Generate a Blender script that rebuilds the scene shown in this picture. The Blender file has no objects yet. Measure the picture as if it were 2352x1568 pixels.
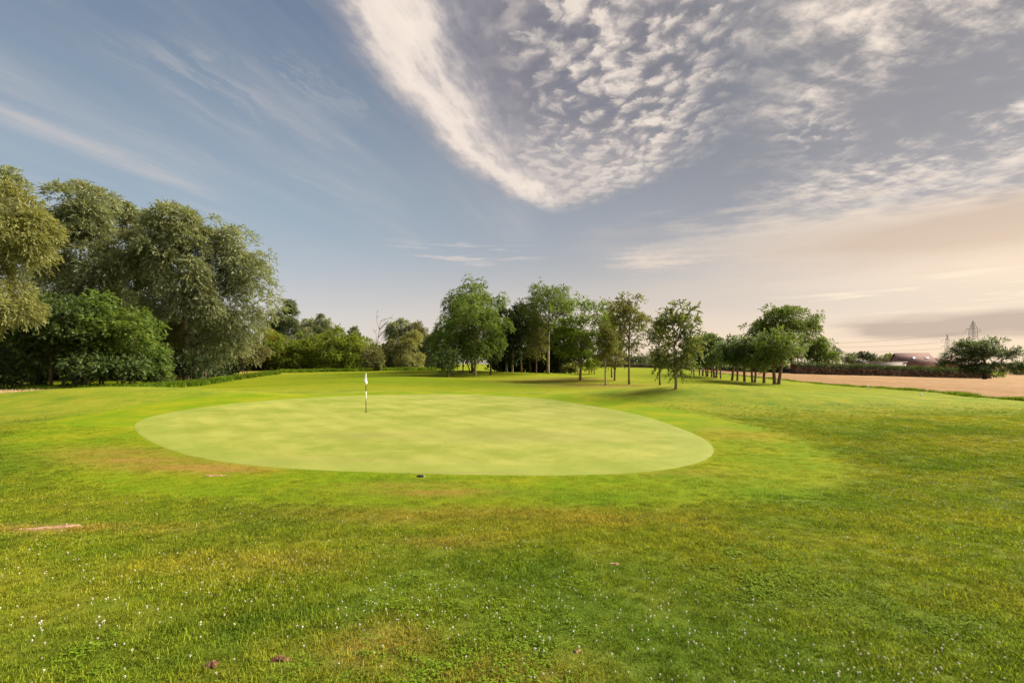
import bpy, math, random
import numpy as np

R = math.radians
scene = bpy.context.scene
COL = scene.collection
random.seed(7)
F, CX, HY, CAMZ = 1111.0, 1176.0, 835.0, 2.3     # lens and horizon measured on the photograph

# ------------------------------------------------------------------ camera
cam_d = bpy.data.cameras.new('camera')
cam_d.lens = 17.0; cam_d.sensor_width = 36.0; cam_d.sensor_fit = 'HORIZONTAL'
cam_d.shift_y = (HY - 784.0) / 2352.0
cam_d.clip_start = 0.1; cam_d.clip_end = 6000
cam = bpy.data.objects.new('camera', cam_d); COL.objects.link(cam)
cam.location = (0, 0, CAMZ); cam.rotation_euler = (R(90), 0, 0)
scene.camera = cam

# ------------------------------------------------------------------ exposure, sampling
vs = scene.view_settings
vs.view_transform = 'Standard'; vs.look = 'None'; vs.gamma = 1.0; vs.use_curve_mapping = False
EXPO = 1.95
vs.exposure = EXPO
K = 2.0 ** EXPO
scene.render.engine = 'CYCLES'
cy = scene.cycles
cy.max_bounces = 6; cy.diffuse_bounces = 3; cy.glossy_bounces = 2; cy.transmission_bounces = 4; cy.transparent_max_bounces = 4
cy.sample_clamp_indirect = 6.0
cy.use_denoising = True

# ------------------------------------------------------------------ sun
SUN_AZ, SUN_EL = R(72), R(38)                      # azimuth clockwise from the view direction (+Y)
sun_d = bpy.data.lights.new('sun', 'SUN')
sun_d.energy = 3.6; sun_d.angle = R(42); sun_d.color = (1.0, 0.90, 0.74)
sun = bpy.data.objects.new('sun', sun_d); COL.objects.link(sun)
sun.rotation_euler = (R(90) - SUN_EL, 0, math.pi - SUN_AZ)
sun.location = (60, 20, 60)

# ------------------------------------------------------------------ node helper: arithmetic on sockets
def lin(r, g, b):
    f = lambda c: (c / 255.0 / 12.92) if c <= 10 else ((c / 255.0 + 0.055) / 1.055) ** 2.4
    return (f(r), f(g), f(b))

class V:
    """A scalar (or vector) socket with operators that add Math nodes."""
    nt = None
    def __init__(s, sock): s.s = sock
    @staticmethod
    def put(node_in, v):
        if isinstance(v, V): V.nt.links.new(v.s, node_in)
        else: node_in.default_value = v
    @staticmethod
    def m(op, *a, clamp=False):
        n = V.nt.nodes.new('ShaderNodeMath'); n.operation = op; n.use_clamp = clamp
        for i, v in enumerate(a): V.put(n.inputs[i], v)
        return V(n.outputs[0])
    def __add__(s, o): return V.m('ADD', s, o)
    __radd__ = __add__
    def __sub__(s, o): return V.m('SUBTRACT', s, o)
    def __rsub__(s, o): return V.m('SUBTRACT', o, s)
    def __mul__(s, o): return V.m('MULTIPLY', s, o)
    __rmul__ = __mul__
    def __truediv__(s, o): return V.m('DIVIDE', s, o)
    def __rtruediv__(s, o): return V.m('DIVIDE', o, s)
    def __pow__(s, o): return V.m('POWER', s, o)

def smooth(a, b, x):                                # smoothstep, a may exceed b
    n = V.nt.nodes.new('ShaderNodeMapRange'); n.interpolation_type = 'SMOOTHSTEP'
    V.put(n.inputs['Value'], x)
    if a <= b: V.put(n.inputs['From Min'], a); V.put(n.inputs['From Max'], b); n.inputs['To Min'].default_value = 0; n.inputs['To Max'].default_value = 1
    else: V.put(n.inputs['From Min'], b); V.put(n.inputs['From Max'], a); n.inputs['To Min'].default_value = 1; n.inputs['To Max'].default_value = 0
    return V(n.outputs[0])
def bell(x, c, w):                                   # 1 at c, 0 beyond c +- w
    return smooth(w, 0.0, V.m('ABSOLUTE', x - c))
def clamp01(x): return V.m('ADD', x, 0.0, clamp=True)
def xyz(x, y, z=0.0):
    n = V.nt.nodes.new('ShaderNodeCombineXYZ')
    for i, v in enumerate((x, y, z)): V.put(n.inputs[i], v)
    return V(n.outputs[0])
def split(v):
    n = V.nt.nodes.new('ShaderNodeSeparateXYZ'); V.put(n.inputs[0], v)
    return [V(o) for o in n.outputs]
def noise(vec, scale=1.0, detail=4.0, rough=0.5, dist=0.0, dims='3D', lac=2.0):
    n = V.nt.nodes.new('ShaderNodeTexNoise'); n.noise_dimensions = dims
    V.put(n.inputs['Vector'], vec); n.inputs['Scale'].default_value = scale
    n.inputs['Detail'].default_value = detail; n.inputs['Roughness'].default_value = rough
    n.inputs['Distortion'].default_value = dist; n.inputs['Lacunarity'].default_value = lac
    return V(n.outputs[0])
def voro(vec, scale=1.0, smoothness=0.4, rand=1.0):
    n = V.nt.nodes.new('ShaderNodeTexVoronoi'); n.voronoi_dimensions = '2D'; n.feature = 'SMOOTH_F1'
    V.put(n.inputs['Vector'], vec); n.inputs['Scale'].default_value = scale
    n.inputs['Smoothness'].default_value = smoothness; n.inputs['Randomness'].default_value = rand
    return V(n.outputs['Distance'])
def mixc(fac, a, b, blend='MIX'):
    n = V.nt.nodes.new('ShaderNodeMix'); n.data_type = 'RGBA'; n.blend_type = blend
    V.put(n.inputs[0], fac)
    for sk, v in ((n.inputs[6], a), (n.inputs[7], b)):
        if isinstance(v, V): V.nt.links.new(v.s, sk)
        else: sk.default_value = (*v[:3], 1)
    return V(n.outputs[2])

# ------------------------------------------------------------------ sky: Nishita daylight under thin sheets of cloud
world = bpy.data.worlds.new('World'); scene.world = world; world.use_nodes = True
nt = world.node_tree; nt.nodes.clear(); V.nt = nt
out = nt.nodes.new('ShaderNodeOutputWorld'); bg = nt.nodes.new('ShaderNodeBackground')
SKY_STRENGTH = 0.1
bg.inputs['Strength'].default_value = SKY_STRENGTH
nt.links.new(bg.outputs[0], out.inputs[0])
sk = nt.nodes.new('ShaderNodeTexSky'); sk.sky_type = 'NISHITA'; sk.sun_disc = False
sk.sun_elevation = SUN_EL; sk.sun_rotation = SUN_AZ
sk.air_density = 1.0; sk.dust_density = 1.2; sk.ozone_density = 1.6
tc = nt.nodes.new('ShaderNodeTexCoord')
D = V(tc.outputs['Generated'])
dx, dy, dz = split(D)
zc = V.m('MAXIMUM', dz, 0.012)
u = dx / zc; v = dy / zc                             # position on a flat cloud sheet overhead
el = V.m('ARCSINE', dz) * (180 / math.pi)
az = V.m('ARCTAN2', dx, dy) * (180 / math.pi)        # degrees to the right of +Y
def c(r, g, b):                                      # display colour -> sky radiance before strength and exposure
    return tuple(x / K / SKY_STRENGTH for x in lin(r, g, b))

sunward = V.m('COSINE', (az - 62.0) * (math.pi / 180)) * 0.5 + 0.5     # 1 towards the sun, 0 opposite
sunw = smooth(0.45, 1.0, sunward)
# clear air: the Nishita sky, veiled by haze that warms towards the sun and the horizon
clear = mixc(1.0, V(sk.outputs[0]), (0.62 / K * 2.1, 0.60 / K * 2.1, 0.62 / K * 2.1), 'MULTIPLY')
veil_far = mixc(smooth(3.0, 46.0, el), mixc(smooth(0, 16, el), c(224, 212, 204), c(178, 193, 202)), c(98, 122, 152))
veil_sun = mixc(smooth(2.0, 40.0, el), mixc(smooth(1, 15, el), c(236, 212, 186), c(182, 178, 176)), c(134, 131, 137))
veil = mixc(sunw, veil_far, veil_sun)
base = mixc(0.86, clear, veil)
base = mixc(smooth(16, 34, el) * smooth(-14, 14, az) * 0.5, base, c(108, 114, 128))

wob = noise(xyz(u, v), 1.6, 5, 0.55) - 0.5
wob2 = noise(xyz(u + 7.3, v - 3.1), 6.0, 4, 0.6) - 0.5
# direction of the high streaks on the sheet
sl = 0.25
sa = u - v * sl; sb = v + u * sl
base = mixc(smooth(10, 22, el) * smooth(4, 30, az) * (0.25 + 0.5 * noise(xyz(u * 0.9, v * 0.9), 1.0, 4, 0.5)), base, c(152, 155, 162))
# --- cirrus streaks, left half of the sky
st1 = noise(xyz(sa * 5.0 + wob * 1.3 + wob2 * 0.5, sb * 0.9 + wob * 0.4), 1.0, 6, 0.62)
st2 = noise(xyz(sa * 2.2 + 4.0, sb * 0.42 + wob * 0.3), 1.0, 5, 0.55)
left_m = smooth(12, -8, az)
cir = smooth(0.52, 0.78, st1 * 0.55 + st2 * 0.5) * left_m * smooth(9, 20, el)
# the long streak low on the left and the wisps beside the great plume
s_low = bell(u + 0.237 * (2.645 - v) + 1.86 + wob * 0.25, 0.0, 0.19) * smooth(1.45, 2.0, v) * smooth(3.1, 2.45, v)
w1 = bell(u + 0.25 * (2.0 - v) + 1.02 + wob * 0.35, 0.0, 0.34) * smooth(1.40, 1.60, v) * smooth(2.15, 1.8, v)
w2 = bell(u + 0.30 * (2.0 - v) + 0.62 + wob * 0.4, 0.0, 0.20) * smooth(1.45, 1.65, v) * smooth(2.1, 1.8, v)
fib = smooth(0.32, 0.72, noise(xyz(sa * 9 + wob * 2.2 + wob2 * 1.2, sb * 2.0 + wob2 * 0.8), 1.0, 6, 0.66))
cir = clamp01(cir * 0.55 + smooth(0.36, 0.7, st2) * left_m * smooth(9, 20, el) * 0.34 + s_low * (0.30 + 0.55 * fib) * 0.85 + (w1 + w2) * smooth(0.25, 0.9, fib) * 0.50)
sky = mixc(cir * 0.62, base, mixc(smooth(10, 35, el), c(214, 206, 202), c(196, 190, 190)))

# --- the great plume: feathered bright left edge, fine mackerel ripples on its right
vv = v - 1.33
edge = vv * 0.0355 + vv * vv * 0.182 - 0.486
fine = noise(xyz(sa * 16, sb * 4.5), 1.0, 6, 0.62) - 0.5
fine2 = noise(xyz(u * 13, v * 11, 4.0), 1.0, 6, 0.62) - 0.5
s = u - edge + wob * 0.20 + wob2 * 0.10 + fine * 0.14
s_max = 1.22 - V.m('POWER', V.m('MAXIMUM', v - 2.1, 0.0), 1.6) * 0.92 + wob * 0.45 + wob2 * 0.30 + fine2 * 0.35
plume_end = smooth(3.5, 2.7, v + wob * 0.8 + fine2 * 0.7) * smooth(-0.10, 0.28, s_max - s)
core = smooth(-0.05, 0.11, s) * smooth(0.40, 0.08, s + wob * 0.3 + fine * 0.2)
core_f = 0.55 + 0.62 * noise(xyz(sa * 8 + wob, sb * 1.3), 1.0, 6, 0.62)
core2 = smooth(-0.14, 0.04, s) * smooth(0.85, 0.1, s) * (0.25 + 0.7 * st1)
q1 = u + wob2 * 0.14 + wob * 0.22; q2 = v * 0.78 + wob * 0.18 + fine2 * 0.05
puff_n = noise(xyz(q1 * 10.0, q2 * 10.0, 1.0), 1.0, 7, 0.64)
puff_m = noise(xyz(q1 * 21.0, q2 * 17.0, 8.0), 1.0, 6, 0.62)
puff_b = noise(xyz(q1 * 2.4, q2 * 1.6, 5.0), 1.0, 4, 0.55)
cell = smooth(0.70, 0.15, voro(xyz(q1 + (puff_n - 0.5) * 0.14, q2 + (puff_m - 0.5) * 0.08, 0.0), 16.0, 0.8))
pval = puff_n * 0.46 + puff_m * 0.22 + cell * 0.14 + puff_b * 0.40
mack = smooth(0.44, 0.74, pval)
mack_hi = smooth(0.53, 0.76, pval)
pm = smooth(0.30, 0.66, s + wob * 0.5 + smooth(1.9, 2.6, v) * 0.26)
tail = smooth(1.9, 2.6, v) * smooth(-0.08, 0.16, s)
plume = clamp01(core * core_f + core2 * 0.55)
grey = smooth(-0.02, 0.2, s) * smooth(1.5, 0.9, s) * 0.45
gap = bell(s + wob * 0.3, 0.46, 0.30) * smooth(2.3, 1.5, v)
sky = mixc(gap * 0.55, sky, c(98, 104, 124))
sky = mixc(grey * plume_end * (0.25 + st1 * 0.9), sky, c(156, 149, 154))
sky = mixc(clamp01(pm * mack * 0.95) * plume_end, sky, mixc(mack_hi, c(172, 165, 167), c(232, 219, 207)))
sky = mixc(clamp01(tail * (0.22 + 0.78 * smooth(0.36, 0.62, st1 * 0.35 + puff_n * 0.4 + puff_m * 0.25)) * 0.85) * plume_end, sky, c(214, 204, 197))
sky = mixc(clamp01(plume) * smooth(3.5, 2.8, v + fine2 * 0.5) * plume_end, sky, mixc(core * core_f, c(180, 173, 177), c(240, 226, 213)))

# --- mackerel cloud towards the sun, combed into streaks
ta = u * 0.94 + v * 0.34; tb = v * 0.94 - u * 0.34
comb = noise(xyz(ta * 4.6 + wob * 0.6, tb * 9.5 + wob2 * 0.5), 1.0, 5, 0.58)
comb_b = noise(xyz(ta * 1.1, tb * 1.3 + 2.0), 1.0, 3, 0.5)
right_m = smooth(24, 36, az + wob * 20) * smooth(10, 19, el) * smooth(95, 78, az)
rm2 = right_m * smooth(0.38, 0.60, comb_b + smooth(24, 44, az) * 0.12 + (puff_b - 0.5) * 0.3)
sky = mixc(right_m * 0.45 * comb_b, sky, c(196, 182, 174))
sky = mixc(clamp01(rm2 * smooth(0.44, 0.70, comb * 0.55 + puff_n * 0.28 + puff_m * 0.20 + (comb_b - 0.5) * 0.35)) * 0.92, sky, c(244, 229, 214))
# a small isolated flock of puffs
fl = bell(az + wob * 8, 31.6, 4.2) * bell(el + wob2 * 5, 22.2, 3.4)
sky = mixc(clamp01(fl * 1.5) * mack_hi * 0.95, sky, c(226, 212, 202))

# --- low sheet near the horizon on the sun side: cream with a brown shaded belly
hw = noise(xyz(az * 0.06, el * 0.35, 3.0), 1.0, 5, 0.55) - 0.5
hf = noise(xyz(az * 0.16, el * 1.1, 9.0), 1.0, 6, 0.6)
top = 16.5 + hw * 7.0
lowm = smooth(4, 30, az + hw * 20) * smooth(-0.5, 3.8, top - el + (hf - 0.5) * 7.0 + wob2 * 3.0) * smooth(5.0, 8.0, el)
sky = mixc(lowm * (0.45 + 0.65 * hf), sky, mixc(smooth(20, 46, az), c(216, 204, 192), c(240, 222, 203)))
belly = bell(az + hw * 14, 46, 26) * bell(el + hw * 2.4, 11.2, 3.6)
sky = mixc(clamp01(belly * 1.5) * 0.85, sky, c(212, 191, 172))
glow = smooth(26, 62, az) * bell(el, 7.6, 5.0)
sky = mixc(glow * 0.75, sky, c(247, 224, 193))
streak = smooth(0.52, 0.66, noise(xyz(az * 0.10, el * 2.0, 1.0), 1.0, 5, 0.58)) * bell(el, 6.4, 3.0) * smooth(22, 40, az)
sky = mixc(streak * 0.75, sky, c(250, 232, 206))
bank = smooth(32.0, 38.5, az + hw * 12 + (hf - 0.5) * 6) * bell(el + hw * 1.6 + (hf - 0.5) * 1.0, 3.3, 1.5)
sky = mixc(clamp01(bank * 1.4) * 0.75, sky, c(192, 174, 160))
lw = smooth(0.50, 0.66, noise(xyz(az * 0.11 + 5.0, el * 1.2, 4.0), 1.0, 5, 0.6)) * bell(el, 12.8, 2.4) * bell(az, -5, 13)
sky = mixc(lw * 0.7, sky, c(226, 212, 204))
wl = bell(el + hw * 3 + wob2 * 2, 11.6 , 2.2) * bell(az, 17, 9) * smooth(0.40, 0.60, hf * 0.6 + puff_n * 0.4)
sky = mixc(clamp01(wl * 1.3) * 0.75, sky, c(226, 210, 196))
below = smooth(0.2, -1.5, el)
sky = mixc(below, sky, c(120, 110, 90))
def gam(vs_, g):
    n = nt.nodes.new('ShaderNodeGamma'); nt.links.new(vs_.s, n.inputs[0]); n.inputs[1].default_value = g; return V(n.outputs[0])
KS = K * SKY_STRENGTH
sky = mixc(1.0, gam(mixc(1.0, sky, (KS, KS, KS), 'MULTIPLY'), 1.25), (1.16 / KS, 1.17 / KS, 1.17 / KS), 'MULTIPLY')
hs_ = nt.nodes.new('ShaderNodeHueSaturation'); hs_.inputs['Saturation'].default_value = 0.88; nt.links.new(sky.s, hs_.inputs['Color'])
nt.links.new(hs_.outputs[0], bg.inputs['Color'])
world.cycles.sampling_method = 'MANUAL'; world.cycles.sample_map_resolution = 512

# ------------------------------------------------------------------ object helpers
def tag(o, label=None, cat=None, group=None, kind=None):
    if label: o['label'] = label
    if cat: o['category'] = cat
    if group: o['group'] = group
    if kind: o['kind'] = kind
    return o
def link(name, me, mat=None, parent=None):
    o = bpy.data.objects.new(name, me); COL.objects.link(o)
    if mat is not None and me is not None and len(me.materials) == 0: me.materials.append(mat)
    if parent is not None: o.parent = parent
    return o
def empty(name, loc, rz=0.0):
    o = bpy.data.objects.new(name, None); COL.objects.link(o)
    o.location = loc; o.rotation_euler = (0, 0, rz); o.empty_display_size = 0.5
    return o
def mesh_np(name, verts, faces, smooth_shade=False):
    """verts (n,3); faces a list of (m,k) integer arrays"""
    me = bpy.data.meshes.new(name)
    verts = np.asarray(verts, dtype=np.float32)
    if not isinstance(faces, list): faces = [faces]
    faces = [np.asarray(f, dtype=np.int32) for f in faces if len(f)]
    me.vertices.add(len(verts)); me.vertices.foreach_set('co', verts.ravel())
    nl = sum(f.size for f in faces); npoly = sum(len(f) for f in faces)
    me.loops.add(nl); me.polygons.add(npoly)
    me.loops.foreach_set('vertex_index', np.concatenate([f.ravel() for f in faces]))
    tot = np.concatenate([np.full(len(f), f.shape[1], dtype=np.int32) for f in faces])
    me.polygons.foreach_set('loop_start', np.concatenate([[0], np.cumsum(tot)[:-1]]).astype(np.int32))
    me.polygons.foreach_set('loop_total', tot)
    if smooth_shade: me.polygons.foreach_set('use_smooth', np.ones(npoly, dtype=bool))
    me.update(calc_edges=True); me.validate()
    return me
class MB:
    """collects tubes and boxes for one mesh"""
    def __init__(s): s.v = []; s.q = []; s.t = []; s.n = 0
    def add(s, verts, quads=(), tris=()):
        verts = np.asarray(verts, dtype=float)
        s.v.append(verts)
        if len(quads): s.q.append(np.asarray(quads) + s.n)
        if len(tris): s.t.append(np.asarray(tris) + s.n)
        s.n += len(verts)
    def tube(s, pts, rad, sides=6, cap=True):
        pts = np.asarray(pts, dtype=float); n = len(pts)
        rad = np.broadcast_to(np.asarray(rad, dtype=float), (n,))
        tan = np.gradient(pts, axis=0); tan /= np.linalg.norm(tan, axis=1)[:, None] + 1e-9
        ref = np.array([1.0, 0, 0]) if abs(tan[0][2]) > 0.7 else np.array([0, 0, 1.0])
        a = np.cross(tan, ref); a /= np.linalg.norm(a, axis=1)[:, None] + 1e-9
        b = np.cross(tan, a)
        th = np.arange(sides) * 2 * math.pi / sides
        ring = a[:, None, :] * np.cos(th)[None, :, None] + b[:, None, :] * np.sin(th)[None, :, None]
        vv_ = (pts[:, None, :] + ring * rad[:, None, None]).reshape(-1, 3)
        i = np.arange(n - 1)[:, None] * sides; j = np.arange(sides)[None, :]; j2 = (j + 1) % sides
        q = np.stack([i + j, i + j2, i + sides + j2, i + sides + j], -1).reshape(-1, 4)
        t = []
        if cap:
            vv_ = np.vstack([vv_, pts[-1] + tan[-1] * rad[-1] * 0.3, pts[0]])
            k = (n - 1) * sides; e = n * sides
            t = [(k + jj, k + (jj + 1) % sides, e) for jj in range(sides)] + [((jj + 1) % sides, jj, e + 1) for jj in range(sides)]
        s.add(vv_, q, t)
    def box(s, lo, hi, rot=None):
        lo = np.array(lo, float); hi = np.array(hi, float)
        p = np.array([[(lo, hi)[i][0], (lo, hi)[j][1], (lo, hi)[k][2]] for k in (0, 1) for j in (0, 1) for i in (0, 1)])
        if rot is not None: p = p @ np.asarray(rot).T
        s.add(p, [(0, 2, 3, 1), (4, 5, 7, 6), (0, 1, 5, 4), (2, 6, 7, 3), (0, 4, 6, 2), (1, 3, 7, 5)])
    def mesh(s, name, smooth_shade=False):
        f = []
        if s.q: f.append(np.concatenate(s.q))
        if s.t: f.append(np.concatenate(s.t))
        return mesh_np(name, np.concatenate(s.v), f, smooth_shade)
    def build(s, name, mat, parent=None, smooth_shade=False):
        return link(name, s.mesh(name, smooth_shade), mat, parent)

# ------------------------------------------------------------------ terrain
def ss(a, b, x):
    t = np.clip((np.asarray(x, float) - a) / (b - a), 0, 1); return t * t * (3 - 2 * t)
def gauss(x, y, cx, cy, sx, sy, rot=0.0):
    cr, sr = math.cos(rot), math.sin(rot)
    a = (x - cx) * cr + (y - cy) * sr; b = -(x - cx) * sr + (y - cy) * cr
    return np.exp(-0.5 * ((a / sx) ** 2 + (b / sy) ** 2))
EDGE = np.array([(26.0, -40.0), (26.8, 0.0), (31.1, 29.4), (35.3, 59.4), (50.5, 139.0), (74, 240), (76, 2500)])
def edge_x(y): return np.interp(y, EDGE[:, 1], EDGE[:, 0])
_rs = np.random.RandomState(3)
_W = [(_rs.uniform(-1, 1, 2) * 2 * math.pi / w, _rs.uniform(0, 6.28), w) for w in (5, 7, 9, 13, 17, 23, 31, 45)]
def gz(x, y):
    x = np.asarray(x, float); y = np.asarray(y, float)
    z = 0.55 * ss(10, 1, y)
    z = z + 0.98 * gauss(x, y, -22.5, 27.5, 7.5, 3.6, 0.05) + 0.25 * gauss(x, y, -16, 16, 4, 6)
    z = z + 0.80 * gauss(x, y, 13.2, 31.5, 4.8, 3.0, -0.12) + 0.28 * gauss(x, y, 7.5, 30, 5, 3.0)
    z = z + 0.12 * gauss(x, y, 23.5, 22, 5, 5) + 0.28 * gauss(x, y, 17, 14, 5, 4) + 0.2 * gauss(x, y, 26, 42, 4, 6)
    z = z + 0.85 * gauss(x, y, 3.5, 74, 13, 8) + 0.35 * gauss(x, y, 11, 60, 5, 4) + 0.35 * gauss(x, y, 21, 95, 6, 5)
    z = z + 0.5 * gauss(x, y, -15, 55, 7, 5, 0.3) + 0.35 * gauss(x, y, -4, 47, 9, 2.6, 0.15)
    z = z + 1.25 * ss(36, 112, y) * ss(6, -14, x) + 0.25 * gauss(x, y, -13, 83, 9, 6)
    z = z + 0.95 * ss(60, 190, y) * ss(80, 30, x) * ss(-14, 8, x)
    z = z - 0.026 * np.clip(x - 62, 0, 140)
    # the green is cut flat and tips a little towards the camera
    und = sum(np.sin(k[0] * x + k[1] * y + p) * w * 0.0011 for k, p, w in _W)
    g = np.exp(-0.5 * (((x + 3.0) / 11) ** 2 + ((y - 21) / 13) ** 2))
    und = und * (1 - 0.75 * np.clip(g * 1.4, 0, 1)) * ss(400, 150, np.hypot(x, y))
    return z + und
def ground_at(px, py):                              # where the line of sight through a photograph pixel meets the terrain
    a = (px - CX) / F; e = (HY - py) / F
    y = np.linspace(1.5, 400, 60000); d = CAMZ + e * y - gz(a * y, y)
    i = int(np.argmax(d < 0)) if (d < 0).any() else len(y) - 1
    return a * y[i], y[i]
def at_depth(px, Y):
    x = (px - CX) / F * Y
    return (x, Y, float(gz(x, Y)))

# outline of the putting green, measured and smoothed
_g = [(303, 982), (318, 968), (350, 955), (420, 941), (500, 930), (600, 921), (720, 913), (850, 907), (980, 904), (1090, 905.5), (1180, 910), (1270, 918.5), (1360, 931),
      (1450, 948), (1530, 970), (1595, 997), (1632, 1020), (1642, 1037), (1632, 1052), (1590, 1069), (1510, 1082), (1400, 1089), (1270, 1092), (1130, 1091),
      (980, 1088), (820, 1083), (680, 1078), (560, 1068), (460, 1052), (380, 1029), (330, 1006)]
_gp = np.array([ground_at(*p) for p in _g])
_t = np.linspace(0, 2 * math.pi, len(_gp), endpoint=False)
def periodic(pts, n, keep=9):
    zz = pts[:, 0] + 1j * pts[:, 1]
    seg = np.abs(np.diff(np.append(zz, zz[0]))); tt = np.concatenate([[0], np.cumsum(seg)])
    m = 512; zu = np.interp(np.linspace(0, tt[-1], m, endpoint=False), tt, np.append(zz.real, zz.real[0])) + 1j * np.interp(np.linspace(0, tt[-1], m, endpoint=False), tt, np.append(zz.imag, zz.imag[0]))
    fz = np.fft.fft(zu); k = np.fft.fftfreq(m, 1 / m); fz[np.abs(k) > keep] = 0
    zs = np.fft.ifft(fz)[:: m // n]
    return np.stack([zs.real, zs.imag], 1)
GREEN = periodic(_gp, 256)
def green_dist(x, y):                               # signed distance to the outline, positive outside
    x = np.asarray(x, float); y = np.asarray(y, float); sh = x.shape
    P = np.stack([x.ravel(), y.ravel()], 1); res = np.full(len(P), 60.0)
    near = np.where((P[:, 0] > -30) & (P[:, 0] < 24) & (P[:, 1] > 0) & (P[:, 1] < 60))[0]
    for c0 in range(0, len(near), 20000):
        idx = near[c0:c0 + 20000]; p = P[idx]
        A = GREEN; B = np.roll(GREEN, -1, 0); best = np.full(len(p), 1e9); ins = np.zeros(len(p), bool)
        for a, b in zip(A, B):
            ab = b - a; t = np.clip(((p - a) @ ab) / (ab @ ab), 0, 1)
            best = np.minimum(best, np.hypot(*(p - a - t[:, None] * ab).T))
            hit = ((a[1] > p[:, 1]) != (b[1] > p[:, 1]))
            xx = a[0] + (p[:, 1] - a[1]) / (b[1] - a[1] + 1e-12) * ab[0]
            ins ^= hit & (p[:, 0] < xx)
        res[idx] = np.where(ins, -best, best)
    return res.reshape(sh)

# ------------------------------------------------------------------ turf colour, shared by the ground and the blades
def new_mat(name):
    m = bpy.data.materials.new(name); m.use_nodes = True
    m.node_tree.nodes.clear(); V.nt = m.node_tree
    return m
def finish(m, shader_socket, disp=None):
    o = m.node_tree.nodes.new('ShaderNodeOutputMaterial')
    m.node_tree.links.new(shader_socket, o.inputs['Surface'])
    m.cycles.displacement_method = 'BUMP'
    return m
def principled(col, rough=0.7, spec=0.2, normal=None, metal=0.0):
    n = V.nt.nodes.new('ShaderNodeBsdfPrincipled')
    if isinstance(col, V): V.nt.links.new(col.s, n.inputs['Base Color'])
    else: n.inputs['Base Color'].default_value = (*col, 1)
    V.put(n.inputs['Roughness'], rough); n.inputs['Specular IOR Level'].default_value = spec
    n.inputs['Metallic'].default_value = metal
    if normal is not None: V.nt.links.new(normal.s, n.inputs['Normal'])
    return n.outputs[0]
def bump(h, strength, dist=0.05):
    n = V.nt.nodes.new('ShaderNodeBump'); V.put(n.inputs['Height'], h)
    n.inputs['Strength'].default_value = strength; n.inputs['Distance'].default_value = dist
    return V(n.outputs[0])
def position():
    return V(V.nt.nodes.new('ShaderNodeNewGeometry').outputs['Position'])
def attr(name, typ='GEOMETRY'):
    n = V.nt.nodes.new('ShaderNodeAttribute'); n.attribute_name = name; n.attribute_type = typ
    return V(n.outputs['Fac'])
def island_rand():
    return V(V.nt.nodes.new('ShaderNodeNewGeometry').outputs['Random Per Island'])

GRASS_MID = (0.132, 0.178, 0.012); GRASS_LUSH = (0.066, 0.126, 0.012); GRASS_YEL = (0.222, 0.218, 0.022)
GRASS_DRY = (0.265, 0.190, 0.045); EARTH = (0.20, 0.105, 0.050)
def turf_colour(P, dry, lush):
    n1 = noise(P, 0.22, 3, 0.55); n2 = noise(P, 0.85, 4, 0.6); n3 = noise(P, 3.4, 4, 0.6)
    yel = smooth(0.40, 0.66, n1 * 0.4 + n2 * 0.45 + n3 * 0.2)
    cl = mixc(yel, GRASS_MID, GRASS_YEL)
    n4 = noise(P, 0.38, 4, 0.6)
    lu = clamp01(smooth(0.48, 0.62, n4 * 0.72 + n3 * 0.28) * 0.75 + lush)
    cl = mixc(lu * 0.8, cl, GRASS_LUSH)
    n5 = noise(P, 1.9, 5, 0.65)
    dr = clamp01(smooth(0.60, 0.76, n5 * 0.6 + n2 * 0.4) * 0.38 + dry * smooth(0.25, 0.6, n5 + dry * 0.3))
    return mixc(dr, cl, GRASS_DRY)

# masks over the terrain (real patches of dry or lush turf)
def spots(x, y, lst):
    r = np.zeros(np.shape(x))
    for (px, py, rx, ry, a) in lst:
        gx, gy = ground_at(px, py)
        r = np.maximum(r, a * np.exp(-0.5 * (((x - gx) / rx) ** 2 + ((y - gy) / ry) ** 2)))
    return r
DRY = [(330, 1058, 1.3, 0.45, 0.9), (430, 1072, 1.2, 0.35, 1.0), (520, 1078, 0.8, 0.3, 1.0), (270, 1040, 1.2, 0.6, 0.6), (1000, 1130, 0.9, 0.25, 0.8), (930, 1115, 0.9, 0.3, 0.6),
       (1060, 1180, 2.2, 0.35, 0.5), (900, 1190, 1.2, 0.3, 0.4), (1420, 1195, 0.8, 0.3, 0.5), (1560, 1085, 0.9, 0.3, 0.4), (1700, 1000, 1.2, 0.9, 0.35), (1640, 985, 1.0, 0.6, 0.35),
       (100, 1215, 1.1, 0.18, 0.9), (650, 1290, 0.6, 0.25, 0.4), (1020, 1245, 0.5, 0.2, 0.6), (880, 1480, 0.3, 0.2, 0.6), (1150, 1560, 0.4, 0.2, 0.5), (1380, 885, 5, 3, 0.75),
       (1290, 872, 5, 4, 0.6), (520, 857, 6, 8, 0.9), (470, 862, 3, 3, 0.8), (2280, 1010, 2.0, 1.2, 0.2)]
LUSHP = [(250, 1480, 1.0, 0.5, 0.5), (1300, 1330, 1.6, 0.7, 0.7), (1700, 1420, 1.8, 1.0, 0.75), (60, 1050, 2.0, 2.0, 0.6), (1300, 1140, 4.0, 0.6, 0.6), (1700, 1110, 1.6, 0.7, 0.5),
         (2050, 1130, 2.2, 1.0, 0.4), (1000, 1100, 0.9, 0.2, 0.7), (600, 1400, 0.5, 0.4, 0.5), (1150, 880, 9, 2.5, 0.8), (760, 868, 10, 8, 0.35), (1480, 862, 6, 7, 0.5), (2150, 1400, 1.0, 0.8, 0.4)]

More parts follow.
